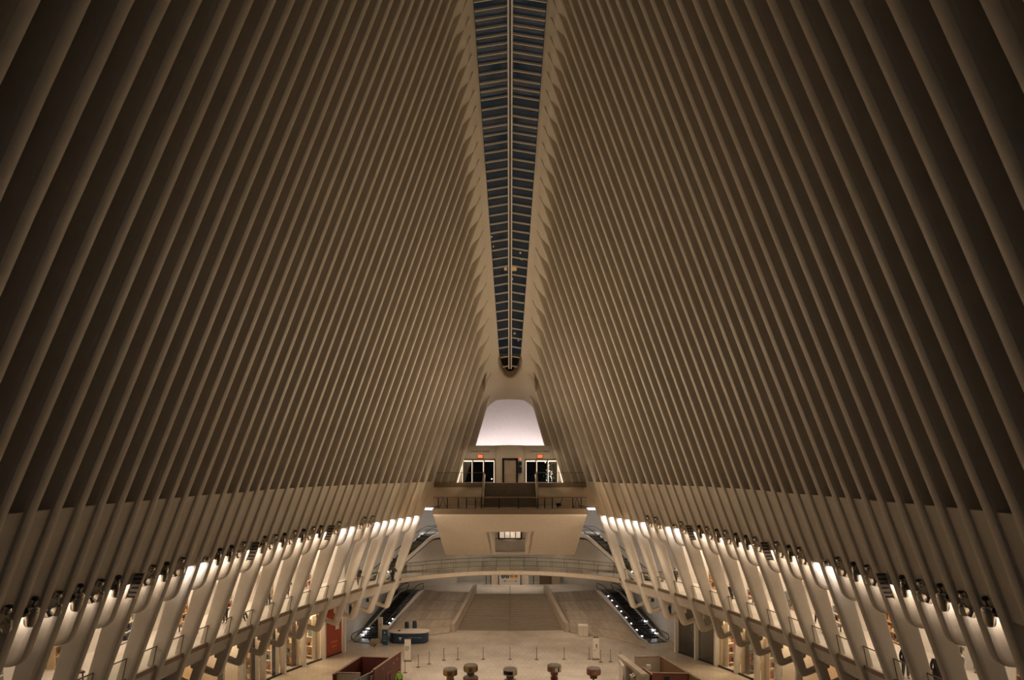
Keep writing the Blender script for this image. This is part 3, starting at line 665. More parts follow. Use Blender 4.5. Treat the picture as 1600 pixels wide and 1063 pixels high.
# ------------------------------------------------------------------ escalators
def escalator(label, B, T, width, lamps, group=None, curb=True, pm=None):  # lamps: positions of the glowing boxes that imitate reflections
    B, T = Vector(B), Vector(T); h = Vector((T.x-B.x, T.y-B.y, 0)); L = h.length; h.normalize(); n = Vector((-h.y, h.x, 0)); rise = T.z-B.z
    e = thing('escalator', label, 'escalator', tuple(B), math.atan2(h.y, h.x), group)
    def zz(s): return 0 if s < 0 else rise if s > L else rise*s/L
    S = [-1.7,-.4,0.0,.5]+[L*k/6 for k in range(1,6)]+[L-.5,L,L+.4,L+1.7]
    zs = lambda s: (zz(s-.35)+zz(s)+zz(s+.35))/3
    for s_ in (-1, 1):
        y = s_*(width/2-.12); mb = MB()
        mb.loft([[(s,y-.05,zs(s)-.05),(s,y+.05,zs(s)-.05),(s,y+.03,zs(s)+.8),(s,y-.03,zs(s)+.8)] for s in S]); mb.build('balustrade', pm or GLASS, e)
        loop = [(s, y, zs(s)+.84) for s in S]
        loop = [(-1.5,y,.12),(-1.95,y,.2),(-2.18,y,.5),(-2.05,y,.75)]+loop+[(L+2.05,y,rise+.75),(L+2.18,y,rise+.5),(L+1.95,y,rise+.2),(L+1.5,y,rise+.12)]
        MB().tube(loop, .05 if width > 2 else .04, 7).build('handrail', BLACK, e, smooth=60)
        y2 = s_*(width/2+.02); mb = MB()
        mb.loft([[(s,y2-.06,zs(s)-(.5 if width > 2 else .28)),(s,y2+.12,zs(s)-(.5 if width > 2 else .28)),(s,y2+.12,zs(s)+.08),(s,y2-.06,zs(s)+.08)] for s in S]); mb.build('skirt', STEEL if not curb else WALLW, e)
        for s in lamps.get(s_, ()): MB().bbox((s-.11, s_*(width/2-.24)-.05, zs(s)+.12), (s+.11, s_*(width/2-.24)+.05, zs(s)+.19), .02).build('skirt_reflection', DOT, e)
    NT = max(10, int(L/.5))
    for k in range(NT):
        s0, s1 = L*k/NT, L*(k+1)/NT; MB().box((s0,-width/2+.2,zz(s0)-.2),(s1,width/2-.2,zz(s1)-.02)).build('tread', DARK if k%2 else BLACK, e)
    mb = MB(); mb.loft([[(s,-width/2+.1,zs(s)-.5),(s,width/2-.1,zs(s)-.5),(s,width/2-.1,zs(s)-.25),(s,-width/2+.1,zs(s)-.25)] for s in S]); mb.build('truss', DARK, e)
    for s0, s1, z in ((-1.9,0,0),(L,L+1.9,rise)): MB().bbox((s0,-width/2+.15,z-.12),(s1,width/2-.15,z+.0),.02).build('landing_plate', DARK, e)
    return e
for side, sn in ((1,'right'),(-1,'left')):
    escalator('long dark escalator with bright skirting reflections on the %s side of the lower hall' % sn, (side*15.3,74.4,.05), (side*12.5,84.6,3.3), 2.3,
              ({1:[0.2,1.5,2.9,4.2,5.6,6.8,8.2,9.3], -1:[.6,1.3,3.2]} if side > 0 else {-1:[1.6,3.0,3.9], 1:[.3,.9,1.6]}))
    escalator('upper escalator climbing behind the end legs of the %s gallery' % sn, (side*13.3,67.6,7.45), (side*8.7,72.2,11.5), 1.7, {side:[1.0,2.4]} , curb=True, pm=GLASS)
    lp = struct('floor_high_'+sn, label='small high landing at the head of the upper %s escalator' % sn)
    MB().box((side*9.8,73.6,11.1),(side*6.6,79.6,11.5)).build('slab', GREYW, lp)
    MB().prism([(side*7.6,79.5,11.1),(side*16,79.5,11.1),(side*16,79.5,7.4),(side*7.6,79.5,7.4)], (0,.1,0), 1).build('flank_wall', WALLW, lp)
    hb = thing('high_balustrade', 'short glass balustrade at the head of the upper %s escalator' % sn, 'balustrade')
    MB().tube([(side*7.4,73.7,12.5),(side*6.7,73.7,12.5)], .03, 6).build('handrail', BRASS, hb)
    MB().box((side*7.35,73.68,11.5),(side*6.7,73.71,12.45)).build('glass_panel', GLASS, hb)
    # blue posters and screens on the end walls
    po = thing('wall_poster', 'blue poster on the grey wall behind the %s escalator' % sn, 'poster', (side*16.55,78.6,3.2), side*-.2)
    MB().bbox((-.65,-.06,0),(.65,.06,2.1)).build('panel', BLUE, po); MB().box((-.45,-.075,1.2),(.3,-.06,1.6)).build('print', tint('pale_print', (.25,.33,.38)), po)
    sc = thing('info_screen', 'slim blue screen hung by the %s corner column' % sn, 'screen', (side*16.2,69.6,3.2), side*.1)
    MB().bbox((-.25,-.05,0),(.25,.05,1.7)).build('case', tint('grey_case', (.35,.38,.4)), sc); MB().box((-.18,-.06,.3),(.18,-.05,1.3)).build('face', BLUE, sc)
# ------------------------------------------------------------------ arch spotlights
def head_can(o):
    MB().lathe([(.0,-.46),(.13,-.45),(.17,-.38),(.235,.05),(.22,.2),(.12,.27),(0,.28)], (0,0,0), 14).build('body', SILVER, o, smooth=50)
    MB().lathe([(.10,0),(.10,.04)], (.0,-.19,.12), 12, Matrix.Rotation(PI/2,4,'X')).build('lens', LENS, o)
    MB().tube([(0,0,.26),(.06,.05,.5)], .03, 6).lathe([(0,-.07),(.10,-.04),(.11,.02),(.08,.08),(0,.1)], (.06,.02,.50), 10).build('bracket', DARK, o, smooth=50)
def head_twin(o):
    for k, (x, a, z) in enumerate(((.08,.45,-.14),(-.22,-.4,-.28))):
        M = Matrix.Rotation(a,4,'Y')@Matrix.Rotation(.25,4,'X'); MB().lathe([(.07,.3),(.13,.26),(.17,-.02),(.165,-.16),(.14,-.17),(.13,-.1)], (x,-.03*k,z), 6, M).build('head', SILVER, o)
    MB().lathe([(0,-.1),(.12,-.08),(.17,0),(.13,.12),(0,.17)], (.02,-.02,.36), 12).build('dome', SILVER, o, smooth=60)
    MB().tube([(.0,.02,.2),(.05,.06,.55)], .028, 6).lathe([(0,-.06),(.12,-.03),(.12,.03),(0,.06)], (.07,.03,.5), 10).build('bracket', DARK, o)
def head_slim(o):
    MB().lathe([(0,-.42),(.11,-.42),(.145,-.3),(.13,.2),(.06,.3),(0,.31)], (0,0,0), 12).build('body', SILVER, o, smooth=50)
    MB().lathe([(0,-.08),(.1,-.05),(.13,.02),(.09,.1),(0,.13)], (.06,-.02,.4), 10).build('bracket', DARK, o, smooth=50)
    MB().box((.05,-.16,-.3),(.13,-.1,.15)).build('fin', DARK, o)
def head_dome(o):
    MB().lathe([(0,-.12),(.14,-.1),(.19,0),(.13,.11),(0,.14)], (0,0,.1), 12).build('dome', SILVER, o, smooth=60); MB().lathe([(0,-.05),(.08,-.03),(.08,.03),(0,.05)], (.12,-.08,.16), 8).build('lens', LENS, o)
KINDS = {'A':('spotlight_can','silver can spotlight',head_can),'B':('twin_spotlight','silver twin-head spotlight',head_twin),
         'C':('slim_spotlight','slim silver tube spotlight',head_slim),'D':('dome_light','small silver dome light',head_dome)}
def copy_tree(o):
    c = o.copy(); COL.objects.link(c)
    for ch in o.children:
        d = ch.copy(); COL.objects.link(d); d.parent = c
    return c
LEFT = {5:'B',6:'B',9:'B',10:'L',11:'C',12:'B',13:'C',14:'B',15:'C',16:'B',17:'A',18:'L',19:'B',20:'C',21:'C',22:'D',24:'B',25:'C',26:'B',27:'L',28:'C',29:'B',30:'A',31:'B',32:'A',33:'B'}
RIGHT = dict(LEFT); RIGHT.update({21:'B',22:None,23:'D',16:'C',17:'B',33:None,8:'D'}); 
PROTO = {}; cnt = {}
for side, lst, sn in ((-1,LEFT,'left'),(1,RIGHT,'right')):
    for g in sorted(lst):
        k = lst[g]
        if not k: continue
        y = YR(g)-.63; zc = EYE-ND(g+.5)+.12; x = inX(g+.5, zc)+.05
        if k == 'L':
            x -= .3; zc -= .15
            cnt[(sn,k)] = cnt.get((sn,k),0)+1
            o = thing('louvre_grille', 'dark louvred grille in the %s arch, %s from the far end' % (sn, ordinal(cnt[(sn,k)]-1)), 'grille', (side*x, y, zc), 0, 'louvred grilles along the arches')
            lean = .38; f = MB()
            for xx in (-.02,.44): f.loft([[(side*(xx+z*-lean)-.025,-.05,z),(side*(xx+z*-lean)+.025,-.05,z),(side*(xx+z*-lean)+.025,.05,z),(side*(xx+z*-lean)-.025,.05,z)] for z in (-.65,.55)])
            f.build('frame', RIB, o)
            for q in range(6):
                z = -.6+q*.21; xx = -z*lean; MB().box((side*xx,-.04,z),(side*(xx+.44),.05,z+.07)).build('slat', DARK, o)
            MB().prism([(side*(.6*lean),.06,-.6),(side*(.6*lean+.44),.06,-.6),(side*(-.55*lean+.44),.06,.55),(side*(-.55*lean),.06,.55)], (0,.03,0), 1).build('backing', RIB, o)
            continue
        nm, lb_, fn = KINDS[k]; cnt[(sn,k)] = cnt.get((sn,k),0)+1
        lab = '%s, %s such from the far end of the %s arch' % (lb_, ordinal(cnt[(sn,k)]-1), sn)
        if k in PROTO: o = copy_tree(PROTO[k])
        else:
            o = thing(nm, lab, 'spotlight'); fn(o); PROTO[k] = o
        o.location = (side*x, y, zc); o['label'] = lab; o['category'] = 'spotlight'; o['group'] = 'spotlights along the %s arch' % sn
        o.rotation_euler = (0, side*-.18, (0 if side < 0 else PI*.0)+side*.25)
        if side > 0: o.scale = (-1,1,1)
        s_ = 1.12 if k in 'AB' else 1.1; o.scale = (o.scale[0]*s_, s_, s_)
# ------------------------------------------------------------------ people
def skin(name, vs, es, rs, m, parent, root=0, lv=1):
    me = bpy.data.meshes.new(name); me.from_pydata(vs, es, []); me.materials.append(m); o = link(name, me, parent)
    md = o.modifiers.new('skin', 'SKIN'); me.skin_vertices.new() if not me.skin_vertices else None
    for v, r in zip(me.skin_vertices[0].data, rs): v.radius = (r, r) if not isinstance(r, tuple) else r; v.use_root = False
    me.skin_vertices[0].data[root].use_root = True
    sb = o.modifiers.new('smooth', 'SUBSURF'); sb.levels = lv; sb.render_levels = lv
    dg = bpy.context.evaluated_depsgraph_get(); mm = bpy.data.meshes.new_from_object(o.evaluated_get(dg)); mm.polygons.foreach_set('use_smooth', [True]*len(mm.polygons))
    o.modifiers.clear(); o.data = mm; mm.name = name
    return o
SKINM = mat('skin_tone', (.50,.32,.22), .6, var=.03)
def person(label, loc, rz, pose, top, bottom, hair, h=1.72, extra=None, group=None):
    p = thing('person', label, 'person', loc, rz, group); s = h/1.75; A = Vector
    hip, kn, an = .92, .5, .07; lean = 0; fwd = 0
    J = dict(pel=A((0,0,.95)), wai=A((0,0,1.12)), che=A((0,0,1.33)), nek=A((0,0,1.50)), hed=A((0,-.02,1.63)), top_=A((0,0,1.73)))
    for sg, nm in ((-1,'r'),(1,'l')):
        J['hip'+nm]=A((sg*.10,0,.9)); J['kne'+nm]=A((sg*.11,-.02,.5)); J['ank'+nm]=A((sg*.12,.02,.09)); J['toe'+nm]=A((sg*.13,-.17,.04))
        J['sho'+nm]=A((sg*.19,0,1.42)); J['elb'+nm]=A((sg*.25,.03,1.14)); J['wri'+nm]=A((sg*.24,-.06,.9)); J['han'+nm]=A((sg*.23,-.1,.8))
    if pose == 'walk':
        J['kner']+=A((0,-.2,.03)); J['ankr']+=A((0,-.28,.0)); J['toer']+=A((0,-.28,.02)); J['ankl']+=A((0,.3,.08)); J['toel']+=A((0,.3,.03)); J['knel']+=A((0,.08,0)); J['wril']+=A((0,-.22,.05)); J['hanl']+=A((0,-.26,.1)); J['wrir']+=A((0,.2,.03)); J['hanr']+=A((0,.2,.03))
    if pose == 'lean':                                       # elbows on a rail in front
        for k in ('wai','che','nek','hed','top_','shor','shol'): J[k] += A((0,-.30*(J[k].z-.95)/.8,-.03))
        for sg, nm in ((-1,'r'),(1,'l')): J['elb'+nm]=A((sg*.22,-.36,1.14)); J['wri'+nm]=A((sg*.08,-.52,1.16)); J['han'+nm]=A((-sg*.03,-.54,1.15))
    if pose == 'phone':
        for sg, nm in ((-1,'r'),(1,'l')): J['elb'+nm]=A((sg*.24,-.05,1.12)); J['wri'+nm]=A((sg*.1,-.26,1.24)); J['han'+nm]=A((sg*.05,-.3,1.3))
        J['hed']+=A((0,-.05,-.02))
    if pose == 'sit':
        dz = -.62
        for k in list(J):
            if k[:3] in ('pel','wai','che','nek','hed','top','hip','sho','elb','wri','han'): J[k] += A((0,.12,dz))
        for sg, nm in ((-1,'r'),(1,'l')):
            J['kne'+nm]=A((sg*.16,-.3,.52)); J['ank'+nm]=A((sg*.14,-.42,.1)); J['toe'+nm]=A((sg*.14,-.58,.05)); J['elb'+nm]=A((sg*.25,-.05,.58)); J['wri'+nm]=A((sg*.14,-.26,.56)); J['han'+nm]=A((sg*.08,-.33,.58))
    def chain(ks): return [tuple(J[k]*s) for k in ks]
    def sk(nm, ks, es, rs, m, root): return skin(nm, chain(ks), [(ks.index(a), ks.index(b)) for a, b in es], [r*s if not isinstance(r, tuple) else (r[0]*s, r[1]*s) for r in rs], m, p, ks.index(root), 2)
    ks = ['pel','wai','che','nek','hed','top_','hipr','kner','ankr','toer','hipl','knel','ankl','toel','shor','elbr','wrir','hanr','shol','elbl','wril','hanl']
    es = [('pel','wai'),('wai','che'),('che','nek'),('nek','hed'),('hed','top_'),('pel','hipr'),('hipr','kner'),('kner','ankr'),('ankr','toer'),('pel','hipl'),('hipl','knel'),('knel','ankl'),('ankl','toel'),
          ('che','shor'),('shor','elbr'),('elbr','wrir'),('wrir','hanr'),('che','shol'),('shol','elbl'),('elbl','wril'),('wril','hanl')]
    rs = [.10,.085,.095,.055,.10,.075,.085,.06,.042,.035,.09,.06,.042,.035,.06,.042,.03,.035,.06,.042,.03,.035]
    sk('body', ks, es, rs, SKINM, 'pel')
    J['col'] = J['che'].lerp(J['nek'], .72)
    J['hem'] = J['pel']+A((0,0,-.1))
    ks = ['hem','wai','che','shor','elbr','wrir','shol','elbl','wril','col']; sk('jacket', ks, [('che','col'),('hem','wai'),('wai','che'),('che','shor'),('shor','elbr'),('elbr','wrir'),('che','shol'),('shol','elbl'),('elbl','wril')], [(.175,.145),(.165,.14),(.185,.145),.085,.068,.05,.085,.068,.05,.09], top, 'hem')
    if extra == 'skirt':
        MB().lathe([(.16*s,1.0*s),(.25*s,.75*s),(.29*s,.48*s),(.27*s,.47*s)], (0,0,0), 14).build('skirt', bottom, p, smooth=60)
    else:
        ks = ['pel','hipr','kner','ankr','hipl','knel','ankl']; sk('trousers', ks, [('pel','hipr'),('hipr','kner'),('kner','ankr'),('pel','hipl'),('hipl','knel'),('knel','ankl')], [(.17,.14),.12,.085,.062,.12,.085,.062], bottom, 'pel')
    ks = ['ankr','toer']; 
    for nm in 'rl': skin('shoe', [tuple(J['ank'+nm]*s+A((0,.03,-.03))), tuple(J['toe'+nm]*s)], [(0,1)], [.05,.042], BLACK, p)
    hd = J['hed']*s; MB().lathe([(0,.13*s),(.07*s,.115*s),(.1*s,.05*s),(.102*s,-.02*s),(.085*s,-.09*s),(.05*s,-.13*s)], tuple(hd+A((0,.05*s,.035*s))), 12).build('hair', hair, p, smooth=80)
    # face
    f = MB()
    for sg in (-1,1): f.lathe([(0,-.011),(.011,0),(0,.011)], tuple(hd+A((sg*.033*s,-.093*s,.012*s))), 6)
    f.build('eyes', INK, p); MB().lathe([(0,.02),(.014,-.012),(0,-.022)], tuple(hd+A((0,-.102*s,-.012*s))), 6).build('nose', SKINM, p)
    MB().bbox(tuple(hd+A((-.022,-.098*s,-.053*s))), tuple(hd+A((.022,-.088*s,-.046*s))), .002).build('mouth', tint('lip', (.35,.14,.11)), p)
    for sg in (-1,1): MB().lathe([(0,-.03),(.016,0),(0,.03)], tuple(hd+A((sg*.098*s,.0,0))), 6).build('ear', SKINM, p)
    for nm, sg in (('r',-1),('l',1)):                        # fingers
        hp = J['han'+nm]*s; dr = (J['han'+nm]-J['wri'+nm]).normalized(); sd = dr.cross(Vector((sg,0,0))); sd = sd.normalized() if sd.length > .1 else Vector((0,1,0))
        f = MB()
        for k in range(4): b0 = hp+sd*(k-1.5)*.02; f.tube([b0, b0+dr*.05+Vector((0,-.006,0)), b0+dr*(.085-.008*abs(k-1.5))+Vector((0,-.02,0))], [.011,.009,.007], 5)
        f.tube([hp-dr*.03+sd*.03, hp+sd*.055-dr*.0, hp+sd*.06+dr*.03], [.011,.01,.008], 5); f.build('fingers', SKINM, p)
    return p
cB, cN, cG, cW, cR, cT = tint('black_cloth',(.02,.02,.022)), tint('navy_cloth',(.02,.035,.06)), tint('grey_cloth',(.16,.165,.18)), tint('pale_cloth',(.55,.55,.55)), tint('red_cloth',(.30,.05,.04)), tint('tan_cloth',(.30,.2,.13))
hB, hD = tint('black_hair',(.015,.012,.01)), tint('brown_hair',(.06,.035,.02))
def gm(px, py): return tuple(G(px, py, MEZ))
person('woman in black top and grey skirt leaning on the left gallery rail', gm(426,961), PI*.5+.25, 'lean', cB, cG, hD, 1.68, 'skirt')
person('tall person all in black standing behind the left gallery leg', gm(352,974), -.3, 'phone', cB, cB, hB, 1.8)
person('person with pale top crouched on the floor by the left gallery rail', gm(377,970), PI*.4, 'sit', cW, cB, hB)
person('person in dark trousers walking near the white shops on the left gallery', gm(450,931), .8, 'walk', cB, cB, hB)
person('person in navy trousers and pale blue top on the left gallery', gm(419,946), 0, 'stand', tint('pale_blue_cloth',(.35,.42,.5)), cN, hB)
person('dark-dressed person leaning on the rail by the last left leg', gm(613,911), PI*.4, 'lean', cB, cB, hB)
person('person in black near the foot of the upper left escalator', gm(561,915), .3, 'walk', cB, cB, hB)
man = person('man in black shirt with pale chest print walking on the right gallery', gm(1055,918), .1, 'walk', cB, cB, hB, 1.78)
text('chest_print', '10', .2, tint('print_grey',(.35,.33,.3)), man, (0,-.185,1.34), (PI/2,0,0), .01)
person('woman in black dress seen between two legs of the right gallery', gm(1141,945), -.2, 'stand', cB, cB, hD, 1.7, 'skirt')
person('person in long grey coat standing on the right gallery', gm(1231,955), -.4, 'stand', cG, cG, hB, 1.78)
person('person in red top and dark trousers walking on the right gallery', gm(1279,974), -.8, 'walk', cR, cB, hB)
person('person in black coat at the near right gallery rail', gm(1415,1060), -.2, 'stand', cN, cN, hB, 1.75)
person('person in dark patterned dress farther along the near right gallery', gm(1464,1076), -.3, 'stand', tint('dark_pattern_cloth',(.05,.04,.045)), cB, hB, 1.72, 'skirt')
person('person in grey bending by the rail nearest the right frame edge', gm(1541,1088), -PI*.45, 'lean', cG, cB, hB, 1.7)
gd = person('security guard in a lime hi-vis vest beside the maroon kiosk', (-9.15,56.4,0), .2, 'stand', tint('lime_vest',(.28,.55,.08)), cB, hB, 1.76)
# ------------------------------------------------------------------ gallery shop displays
GOODS = [tint('amber_goods',(.55,.28,.08)), tint('cream_goods',(.65,.55,.42)), tint('brown_goods',(.2,.11,.06)), tint('dark_goods',(.05,.05,.06)), tint('red_goods',(.35,.08,.05)), tint('teal_goods',(.08,.2,.22))]
for side, sn in ((-1,'left'),(1,'right')):
    for n, i in enumerate((3,7,11,15,19,23,27)):
        xw = inX(i, MEZ)+.28+6.2-.95; y = YR(i)
        kind = (n+(side > 0)) % 2
        o = thing('display_shelf', '%s shelf of %s goods on the %s gallery, %s from the far end' % ('tall wooden' if kind else 'white', 'amber' if kind else 'dark and red', sn, ordinal(n)), 'shelf', (side*xw, y, MEZ), -side*PI/2)
        cm = WOOD if kind else WALLW
        MB().box((-.95,-.2,0),(-.9,.25,2.4)).box((.9,-.2,0),(.95,.25,2.4)).box((-.9,.2,0),(.9,.25,2.4)).build('carcass', cm, o)
        for q in range(5): MB().box((-.9,-.2,.08+q*.55),(.9,.2,.12+q*.55)).build('shelf', cm, o)
        for q in range(4):
            for c in range(5):
                if random.random() < .2: continue
                x = -.75+c*.37; hh = random.uniform(.18,.42); m = random.choice([GOODS[0],GOODS[0],GOODS[1],GOODS[2]] if kind else [GOODS[3],GOODS[4],GOODS[5],GOODS[1]])
                mb = MB()
                if random.random() < .5: mb.bbox((x-.11,-.14,.12+q*.55),(x+.11,.1,.12+q*.55+hh),.02)
                else: mb.lathe([(.09,0),(.11,hh*.5),(.05,hh*.8),(.05,hh)], (x,0,.12+q*.55), 8)
                mb.build('goods', m, o)
    for n, i in enumerate((9,17,25,29)):
        xw = inX(i, MEZ)+3.2; o = thing('display_bench', 'low dark display bench on the %s gallery floor, %s from the far end' % (sn, ordinal(n)), 'bench', (side*xw, YR(i), MEZ), side*.6)
        MB().bbox((-.8,-.3,.36),(.8,.3,.46),.02).build('top', DWOOD, o)
        for a in (-.7,.7):
            for b in (-.22,.22): MB().box((a-.03,b-.03,0),(a+.03,b+.03,.36)).build('leg', DARK, o)
        MB().bbox((-.3,-.15,.46),(.1,.15,.72),.03).build('goods', GOODS[n % 6], o)
# ground shop contents
def in_shop(side, k, u, d):
    (x1,y1),(x2,y2) = COLS[k], COLS[k+1]; dv = Vector((x2-x1,y2-y1)).normalized(); out = Vector((-dv.y,dv.x)); out = out if out.x > 0 else -out
    p = Vector((x1,y1)).lerp(Vector((x2,y2)), u)+out*d; return (side*p.x, p.y, 0), math.atan2(dv.y*1, side*dv.x)
for side, k, lab, wood in ((-1,1,'cream display shelf with a red vase in the second left shop',0),(-1,2,'dark wood display shelf in the third left shop',1),(-1,3,'amber shelf with a black strip of lamps in the fourth left shop',0),
                           (1,2,'white lit display shelf in the third right shop',0),(1,3,'shelf of coloured goods in the fourth right shop',1),(1,4,'pale shelf of goods in the fifth right shop',0),(-1,4,'dark shelf of goods in the fifth left shop',1)):
    loc, a = in_shop(side, k, .17, 1.75); o = thing('shop_shelf', lab, 'shelf', loc, a+side*PI/2*-1)
    cm = DWOOD if wood else CREAM
    MB().box((-1.0,-.25,0),(-.94,.25,4.2)).box((.94,-.25,0),(1.0,.25,4.2)).build('carcass', cm, o)
    for q in range(5): MB().box((-.94,-.25,.3+q*.9),(.94,.25,.36+q*.9)).build('shelf', cm, o)
    for q in range(4):
        for c in range(4):
            x = -.7+c*.47; hh = random.uniform(.25,.6); m = random.choice(GOODS); mb = MB()
            if (c+q) % 2: mb.bbox((x-.15,-.15,.36+q*.9),(x+.15,.15,.36+q*.9+hh),.02)
            else: mb.lathe([(.1,0),(.15,hh*.4),(.06,hh*.75),(.07,hh)], (x,0,.36+q*.9), 8)
            mb.build('goods', m, o)
for side, k, u in ((-1,3,.3),(-1,4,.3)):
    loc, a = in_shop(side, k, u, .4); o = thing('lamp_strip', 'black upright strip set with small white lamps in the %s left shop window' % ordinal(k), 'lamp', loc, a)
    MB().bbox((-.16,-.08,0),(.16,.08,5.6),.02).build('board', GLOSSB, o)
    for q in range(11): MB().lathe([(.05,0),(.05,.03),(0,.05)], (0,-.08,.5+q*.46), 8, Matrix.Rotation(PI/2,4,'X')).build('bulb', LAMPW, o)
loc, a = in_shop(1, 0, .45, .7); o = thing('mannequin', 'dark seated mannequin on a plinth in the first right shop window', 'mannequin', loc, 0)
MB().bbox((-.4,-.3,0),(.4,.3,1.15),.03).build('plinth', NAVY, o)
skin('figure', [(0,0,1.25),(0,0,1.6),(0,0,1.95),(0,0,2.2),(.22,-.05,1.85),(.3,-.1,1.5),(-.22,-.05,1.85),(-.3,-.1,1.5)], [(0,1),(1,2),(2,3),(2,4),(4,5),(2,6),(6,7)], [.26,.17,.2,.13,.09,.06,.09,.06], DARK, o)
for k in range(6):
    loc, a = in_shop(1, 0, .1+.15*k, 1.3); o2 = MB().bbox((-.12,-.04,0),(.12,.04,5.6),.01).build('timber_slat', WOOD, None, loc=loc, label='upright pale timber slat, %s of six from the far end in the first right shop' % ordinal(k), category='slat', group='timber slats in the first right shop'); o2.rotation_euler = (0,0,a)
# ------------------------------------------------------------------ floor furniture
desk = thing('info_desk', 'navy stadium-shaped information desk with pale counter top', 'desk', (-10.75,72.9,0))
def stad(a, b, n=10):
    return [(a*math.copysign(abs(math.cos(t))**.6, math.cos(t)), b*math.copysign(abs(math.sin(t))**.8, math.sin(t))) for t in [2*PI*k/(4*n) for k in range(4*n)]]
mb = MB(); mb.loft([[(x,y,.12) for x,y in stad(2.05,.95)],[(x,y,1.12) for x,y in stad(2.05,.95)]]); mb.build('front', NAVY, desk, smooth=40)
mb = MB(); mb.loft([[(x,y,1.12) for x,y in stad(2.15,1.02)],[(x,y,1.2) for x,y in stad(2.15,1.02)]]); mb.build('counter_top', PAPER, desk, smooth=40)
mb = MB(); mb.loft([[(x,y,0) for x,y in stad(1.9,.85)],[(x,y,.12) for x,y in stad(1.9,.85)]]); mb.build('plinth', BLACK, desk)
MB().box((-1.0,-.99,.62),(-.65,-.955,.7)).box((-.88,-.99,.42),(-.78,-.955,.62)).build('mark', WHITEINK, desk)
text('lettering', 'LOVE TO SHOP', .2, tint('pale_letter',(.3,.34,.38)), desk, (.75,-.975,.66), (PI/2,0,0))
MB().bbox((-1.2,-.2,1.2),(-.95,.1,1.27)).build('tray', DARK, desk)
for x, h_, n in ((-12.0+.6,1.85,'left'),(-10.55,1.95,'right')):
    o = thing('upright_cylinder', 'dark rounded upright cylinder behind the navy desk, %s one of the pair' % n, 'bin', (x+.15,74.4,0))
    MB().lathe([(.2,0),(.23,.06),(.23,h_-.15),(.17,h_-.02),(0,h_)], (0,0,0), 16).build('shell', NAVY, o, smooth=40); MB().lathe([(.26,0),(.26,.05)], (0,0,0), 16).build('base', BLACK, o)
    MB().box((-.08,-.245,.9),(.08,-.22,1.2)).build('badge', tint('grey_badge',(.1,.13,.16)), o)
o = thing('totem_sign', 'tall white totem sign left of the navy desk', 'sign', tuple(G(594.5,1005)))
MB().bbox((-.24,-.12,0),(.24,.12,2.75),.02).build('body', PAPER, o); MB().box((-.12,-.13,1.9),(.12,-.12,2.1)).build('print', tint('grey_print',(.4,.38,.34)), o)
o = thing('totem_sign', 'blue totem sign with white head panel beside the navy desk', 'sign', tuple(G(601.5,1008)))
MB().bbox((-.3,-.12,0),(.3,.12,1.65),.02).build('body', BLUE, o); MB().bbox((-.3,-.12,1.65),(.3,.12,2.05),.02).build('head_panel', PAPER, o)
MB().lathe([(.1,0),(.1,.02)], (0,-.12,1.3), 12, Matrix.Rotation(PI/2,4,'X')).build('emblem', tint('pale_blue_print',(.3,.4,.5)), o)
for q in range(3): MB().box((-.18,-.13,.45+q*.22),(.18,-.12,.5+q*.22)).build('print_line', tint('pale_blue_print',(.3,.4,.5)), o)
o = thing('planter_block', 'small tan block at the foot of the left escalator', 'block', tuple(G(586,1008))); MB().bbox((-.45,-.35,0),(.45,.35,.55),.03).build('block', TAN, o); MB().box((-.4,-.3,.55),(.4,.3,.58)).build('top', STONE, o)
for (px, py, sn, z0) in ((637,1033.5,'left',0),(931,1031,'right',0)):
    o = thing('banner_stand', 'cream upright banner on a flat foot, %s of the stanchion row' % sn, 'sign', tuple(G(px,py)))
    MB().bbox((-.3,-.05,.1),(.3,.05,2.1),.015).build('panel', PAPER, o); MB().bbox((-.36,-.22,0),(.36,.22,.08),.02).build('foot', BRASS, o)
    MB().box((-.3,-.06,2.1),(.3,.06,2.16)).build('top_rail', BRASS, o)
    if sn == 'left':
        for a in range(3):
            for b in range(4): 
                if a == 2 and b == 0: continue
                MB().box((-.22+a*.13,-.065,1.0+b*.12),(-.14+a*.13,-.05,1.08+b*.12)).build('print_mark', DWOOD, o)
    else:
        for z, x0, x1 in ((1.4,-.02,.12),(1.25,.0,.14),(1.1,.02,.12),(.85,-.16,-.08)): MB().box((x0,-.065,z),(x1,-.05,z+.09)).build('print_mark', INK, o)
        for x in (-.12,.12): MB().box((x-.06,-.03,2.16),(x+.06,.03,2.24)).build('clip', DARK, o)
SP = [(633,1051.7),(653.5,1043),(670.5,1038),(693.5,1032),(715.4,1031),(755,1030.6),(797,1030.6),(838.5,1031),(881.6,1030.6),(920.6,1030.6),(938.5,1035),(954,1034.5),(969,1038)]
first = None
for k, (px, py) in enumerate(SP):
    lab = 'slim bronze queue stanchion on the marble floor, %s from the left' % ordinal(k)
    if first is None:
        first = thing('queue_stanchion', lab, 'stanchion'); MB().lathe([(.2,0),(.2,.025),(.05,.05),(0,.05)], (0,0,0), 14).build('base', BRASS, first)
        MB().lathe([(.028,.04),(.028,1.08),(.04,1.1),(.04,1.16),(0,1.17)], (0,0,0), 8).build('post', BRASS, first); o = first
    else: o = copy_tree(first)
    o.location = G(px, py); o['label'] = lab; o['group'] = 'queue stanchions in front of the stair'
o = thing('white_crate', 'pale square box with wood-grain faces standing below the right flank', 'box', tuple(G(911,993.5)))
MB().bbox((-.52,-.5,.04),(.52,.5,1.2),.02).build('box', PAPER, o); MB().box((-.48,-.45,0),(.48,.45,.04)).build('base', DARK, o); MB().box((-.02,-.51,.06),(.0,-.5,1.18)).build('seam', TAN, o)
